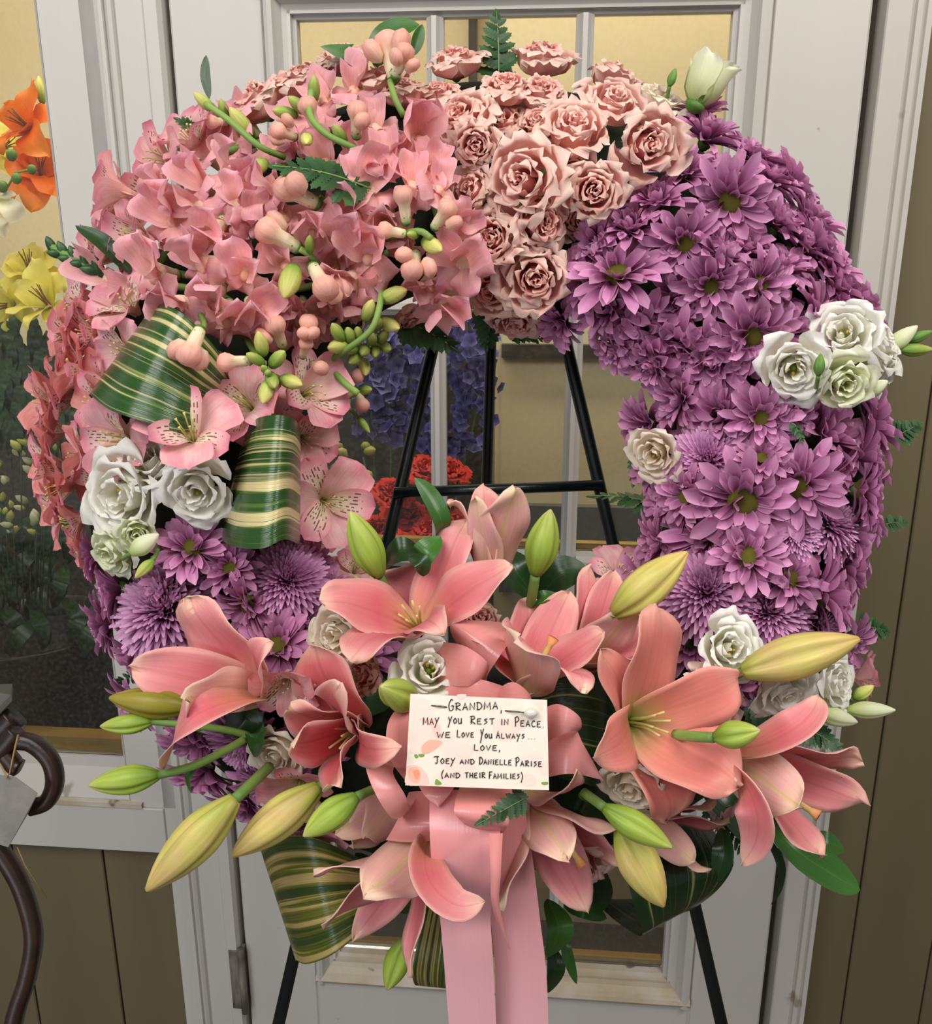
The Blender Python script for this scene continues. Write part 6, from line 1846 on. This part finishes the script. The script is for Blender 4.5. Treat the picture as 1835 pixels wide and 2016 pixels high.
for i in range(46):
    x, y = rnd.uniform(-30, 120), rnd.uniform(875, 1060)
    hh = FILL_H + rnd.uniform(-.04, .05)
    v, f, u = lathe_vf([(0, .12), (.3, .3), (.7, .26), (1, .04)], 6)
    o = link('bud', mesh('small_bud', v, f, u), M['bud_yellow'] if i % 3 else M['lis_green'], bunch)
    o.matrix_local = basis(W(x, y, hh), D3(rnd.uniform(0, 180), 30), 0, rnd.uniform(18, 30) * m_px(hh))
    if i % 2 == 0: tube('stem', [W(x, y, hh), W(60 + (x - 60) * .7, 1200, hh - .02)], .0012, M['leaf_dark'], bunch, 4)
for i in range(34):
    x, y = rnd.uniform(-30, 180), rnd.uniform(1040, 1260)
    a = rnd.uniform(30, 150)
    world_strip('leaf', [(x, y + 40, FILL_H - .05), (x + 30 * cos(radians(a)), y, FILL_H), (x + 90 * cos(radians(a)), y - 40, FILL_H - .02)], 34, [M['leaf_dark']], bunch, None, LEAF_SH, 0, 3, 6)


def bucket(label, x0, x1, yt, yb, h):
    cx = (x0 + x1) / 2
    C0, C1 = W(cx, yt, h), W(cx, yb, h)
    r = (x1 - x0) / 2 * m_px(h)
    zt, zb = C0.z, C1.z
    prof = [(0.0, r * .78), (.002, r * .8), (zt - zb, r), (zt - zb + .006, r * 1.03), (zt - zb + .007, r * .95), (zt - zb - .03, r * .93)]
    v, f, u = lathe_vf(prof, 24)
    o = link('flower_bucket', mesh('flower_bucket', v, f[:-1], u), M['bucket'])
    o.location = (C0.x, C0.y, zb)
    return tag(o, label, 'bucket')


bucket('black plastic flower bucket holding the yellow buds behind the window', -90, 225, 1235, 1560, -.86)
bucket('black plastic flower bucket behind the left door panes', 560, 860, 1090, 1500, -.80)
# delphiniums: blue spikes in the cooler
v, f, u = merge([xform(petal_vf(.55, .24, .6, .3, 30, 0, 1, .2, k=4, nv=2, base=.3), Matrix.Rotation(i * 1.2566, 4, 'Z')) for i in range(5)])
DEL = mesh('delphinium_floret', v, f, u, [M['blue']])
for lb, x0, y0, x1, y1, wd, n in [('blue delphinium spike right of the pane bar in the cooler', 960, 600, 900, 900, 56, 44), ('blue delphinium spike between the easel leg and the pane bar', 830, 620, 850, 890, 46, 40), ('blue delphinium spike left of the easel leg in the cooler', 760, 650, 770, 870, 50, 40), ('fading blue delphinium spike leftmost in the cooler', 720, 700, 735, 860, 36, 26), ('blue delphinium spike behind the black back leg of the easel', 905, 560, 940, 800, 46, 36)]:
    e = tag(empty('delphinium_spike'), lb, 'delphinium')
    tube('stem', [W(x0, y0 - 20, -.72), W(x1, y1, -.72), W((x1 + 760) / 2, 1180, -.76)], .002, M['calyx'], e, 5)
    n = int(n * 1.7)
    for i in range(n):
        t = i / n
        x, y = x0 + (x1 - x0) * t + rnd.gauss(0, wd * .46), y0 + (y1 - y0) * t
        o = put('floret', DEL, e)
        o.matrix_local = basis(W(x, y, -.72 + rnd.uniform(-.02, .04)), D3(rnd.uniform(0, 360), rnd.uniform(20, 80)), rnd.uniform(0, 6), rnd.uniform(26, 40) * m_px(-.7))
# red carnations
def carn_set(seed):
    r = random.Random(seed)
    out = []
    for k in range(16):
        f = k / 15
        rt = .12 + .85 * f
        pr = [(.03, -.4), (.1 + .3 * f, -.1), (rt * .8, .42 - .25 * f), (rt, .55 - .42 * f), (rt * 1.1, .56 - .5 * f)]
        out.append((rev_petal('carnation_petal', M['red'], pr, radians(70 - 25 * f), r.randint(0, 999), 6, 8, .10, 3.5, .75), k * 2.39996))
    return out


CARN = [carn_set(1), carn_set(2)]
for x, y, r, lb in [(838, 930, 46, 'red carnation seen through the door left of the pane bar'), (884, 932, 44, 'red carnation split by the pane bar, its right half showing'), (770, 975, 46, 'red carnation beside the easel leg'), (800, 1020, 52, 'red carnation behind the crossbar end'), (745, 1050, 52, 'red carnation low in the left pane'), (850, 1050, 50, 'red carnation behind the tall curved leaf'), (905, 1040, 48, 'red carnation low right of the pane bar'), (800, 1085, 52, 'red carnation at the bottom of the left pane'), (700, 1075, 44, 'red carnation behind the plump tilted lily bud'), (870, 1090, 44, 'lowest red carnation behind the half-open lily')]:
    e = tag(empty('red_carnation', basis(W(x, y, -.66 + rnd.uniform(-.03, .03)), D3(rnd.uniform(60, 120), 40), rnd.uniform(0, 6), r * m_px(-.66))), lb, 'carnation')
    for me, az in rnd.choice(CARN): put('petal', me, e, (0, 0, 0), (0, 0, az))
yb = tag(empty('yellow_flower_spray'), 'small yellow-green flower spray in the cooler behind the left pane', 'flower bunch')
tube('stem', [W(715, 900, -.70), W(735, 1000, -.72), W(745, 1150, -.74)], .0016, M['stem'], yb, 5)
for i in range(16):
    v, f, u = lathe_vf([(0, .12), (.3, .36), (.7, .34), (1, .04)], 7)
    o = link('bud', mesh('yellow_bud', v, f, u), M['bud_yellow'], yb)
    o.matrix_local = basis(W(rnd.uniform(650, 740), rnd.uniform(875, 950), -.70), D3(rnd.uniform(0, 180), 30), 0, rnd.uniform(20, 28) * m_px(-.7))
dk = box('cooler_shelf_back', -0.55, -0.012, 0.70, 0.72, 0.55, 1.34, M['cooler_dark'])
dk.matrix_world = DOOR
tag(dk, 'dark display panel behind the delphiniums in the cooler', 'display panel')
dk2 = box('cooler_shelf_back', -1.6, -0.58, 0.72, 0.74, 0.3, 1.22, M['cooler_dark'])
dk2.matrix_world = DOOR
tag(dk2, 'dark display panel behind the flowers at the window', 'display panel')

# scroll-legged table at the lower left with a paper tag
HT = -0.28
tb = tag(empty('scroll_table'), 'dark brown scroll-legged side table at the lower left edge', 'table')


def scroll(name, pts, r, parent):
    c = catmull([W(*p) for p in pts], 10 * (len(pts) - 1))
    vs_, fs = [], []
    n = 12
    for i, p in enumerate(c):
        t = (c[min(i + 1, len(c) - 1)] - c[max(0, i - 1)]).normalized()
        a = t.cross(FWD).normalized()
        for j in range(n):
            g = 2 * pi * j / n
            q = lambda z: (abs(z) ** .6) * (1 if z > 0 else -1)
            vs_.append(p + a * (q(cos(g)) * r) + FWD * (q(sin(g)) * r * 1.1))
    for i in range(len(c) - 1):
        for j in range(n): fs.append((i * n + j, i * n + (j + 1) % n, (i + 1) * n + (j + 1) % n, (i + 1) * n + j))
    fs += [tuple(range(n))[::-1], tuple((len(c) - 1) * n + j for j in range(n))]
    return link(name, mesh(name, vs_, fs), M['iron'], parent)


sr = 16 * m_px(HT)
scroll('leg', [(-30, 1640, HT), (10, 1690, HT), (45, 1755, HT), (66, 1840, HT), (55, 1920, HT), (30, 2000, HT), (20, 2080, HT)], sr, tb)
scroll('scroll', [(38, 1512, HT), (30, 1508, HT), (24, 1500, HT), (10, 1480, HT), (20, 1462, HT), (60, 1462, HT), (98, 1495, HT), (108, 1540, HT), (92, 1578, HT), (60, 1590, HT)], sr, tb)
scroll('bracket', [(-20, 1490, HT), (10, 1470, HT), (35, 1440, HT)], sr * 1.2, tb)
scroll('bracket', [(-30, 1450, HT - .02), (0, 1440, HT - .02), (30, 1412, HT - .02)], sr * 1.5, tb)
gt = [W(-80, 1410, HT), W(-80, 1350, HT - .1), W(24, 1346, HT - .1), W(22, 1368, HT), W(-20, 1410, HT)]
gv = gt + [p - V((0, 0, .008)) for p in gt]
link('glass_top', mesh('glass_top', gv, [(0, 1, 2, 3, 4), (9, 8, 7, 6, 5), (0, 4, 9, 5), (4, 3, 8, 9), (3, 2, 7, 8), (2, 1, 6, 7)], smooth=False), M['grey_metal'], tb)
tg = tag(empty('paper_tag'), 'worn white paper tag hanging on twine from the scroll table', 'tag')
tv = [W(*p) for p in [(-10, 1525, HT + .03), (30, 1530, HT + .03), (74, 1562, HT + .032), (56, 1600, HT + .03), (16, 1668, HT + .03), (-10, 1660, HT + .03)]]
tv2 = [p + FWD * .0008 for p in tv]
nq = len(tv)
link('card', mesh('tag_card', tv + tv2, [tuple(range(nq))[::-1], tuple(range(nq, 2 * nq))] + [(i, (i + 1) % nq, nq + (i + 1) % nq, nq + i) for i in range(nq)], smooth=False), M['tagpaper'], tg)
tube('twine', [W(36, 1446, HT + .03), W(28, 1480, HT + .033), W(20, 1520, HT + .034), W(14, 1532, HT + .034), W(4, 1510, HT + .034), W(-10, 1490, HT + .03)], .0012, M['twine'], tg, 6)
tube('twine', [W(34, 1668, HT + .03), W(50, 1705, HT + .03), W(92, 1768, HT + .02)], .0005, M['twine'], tg, 5)
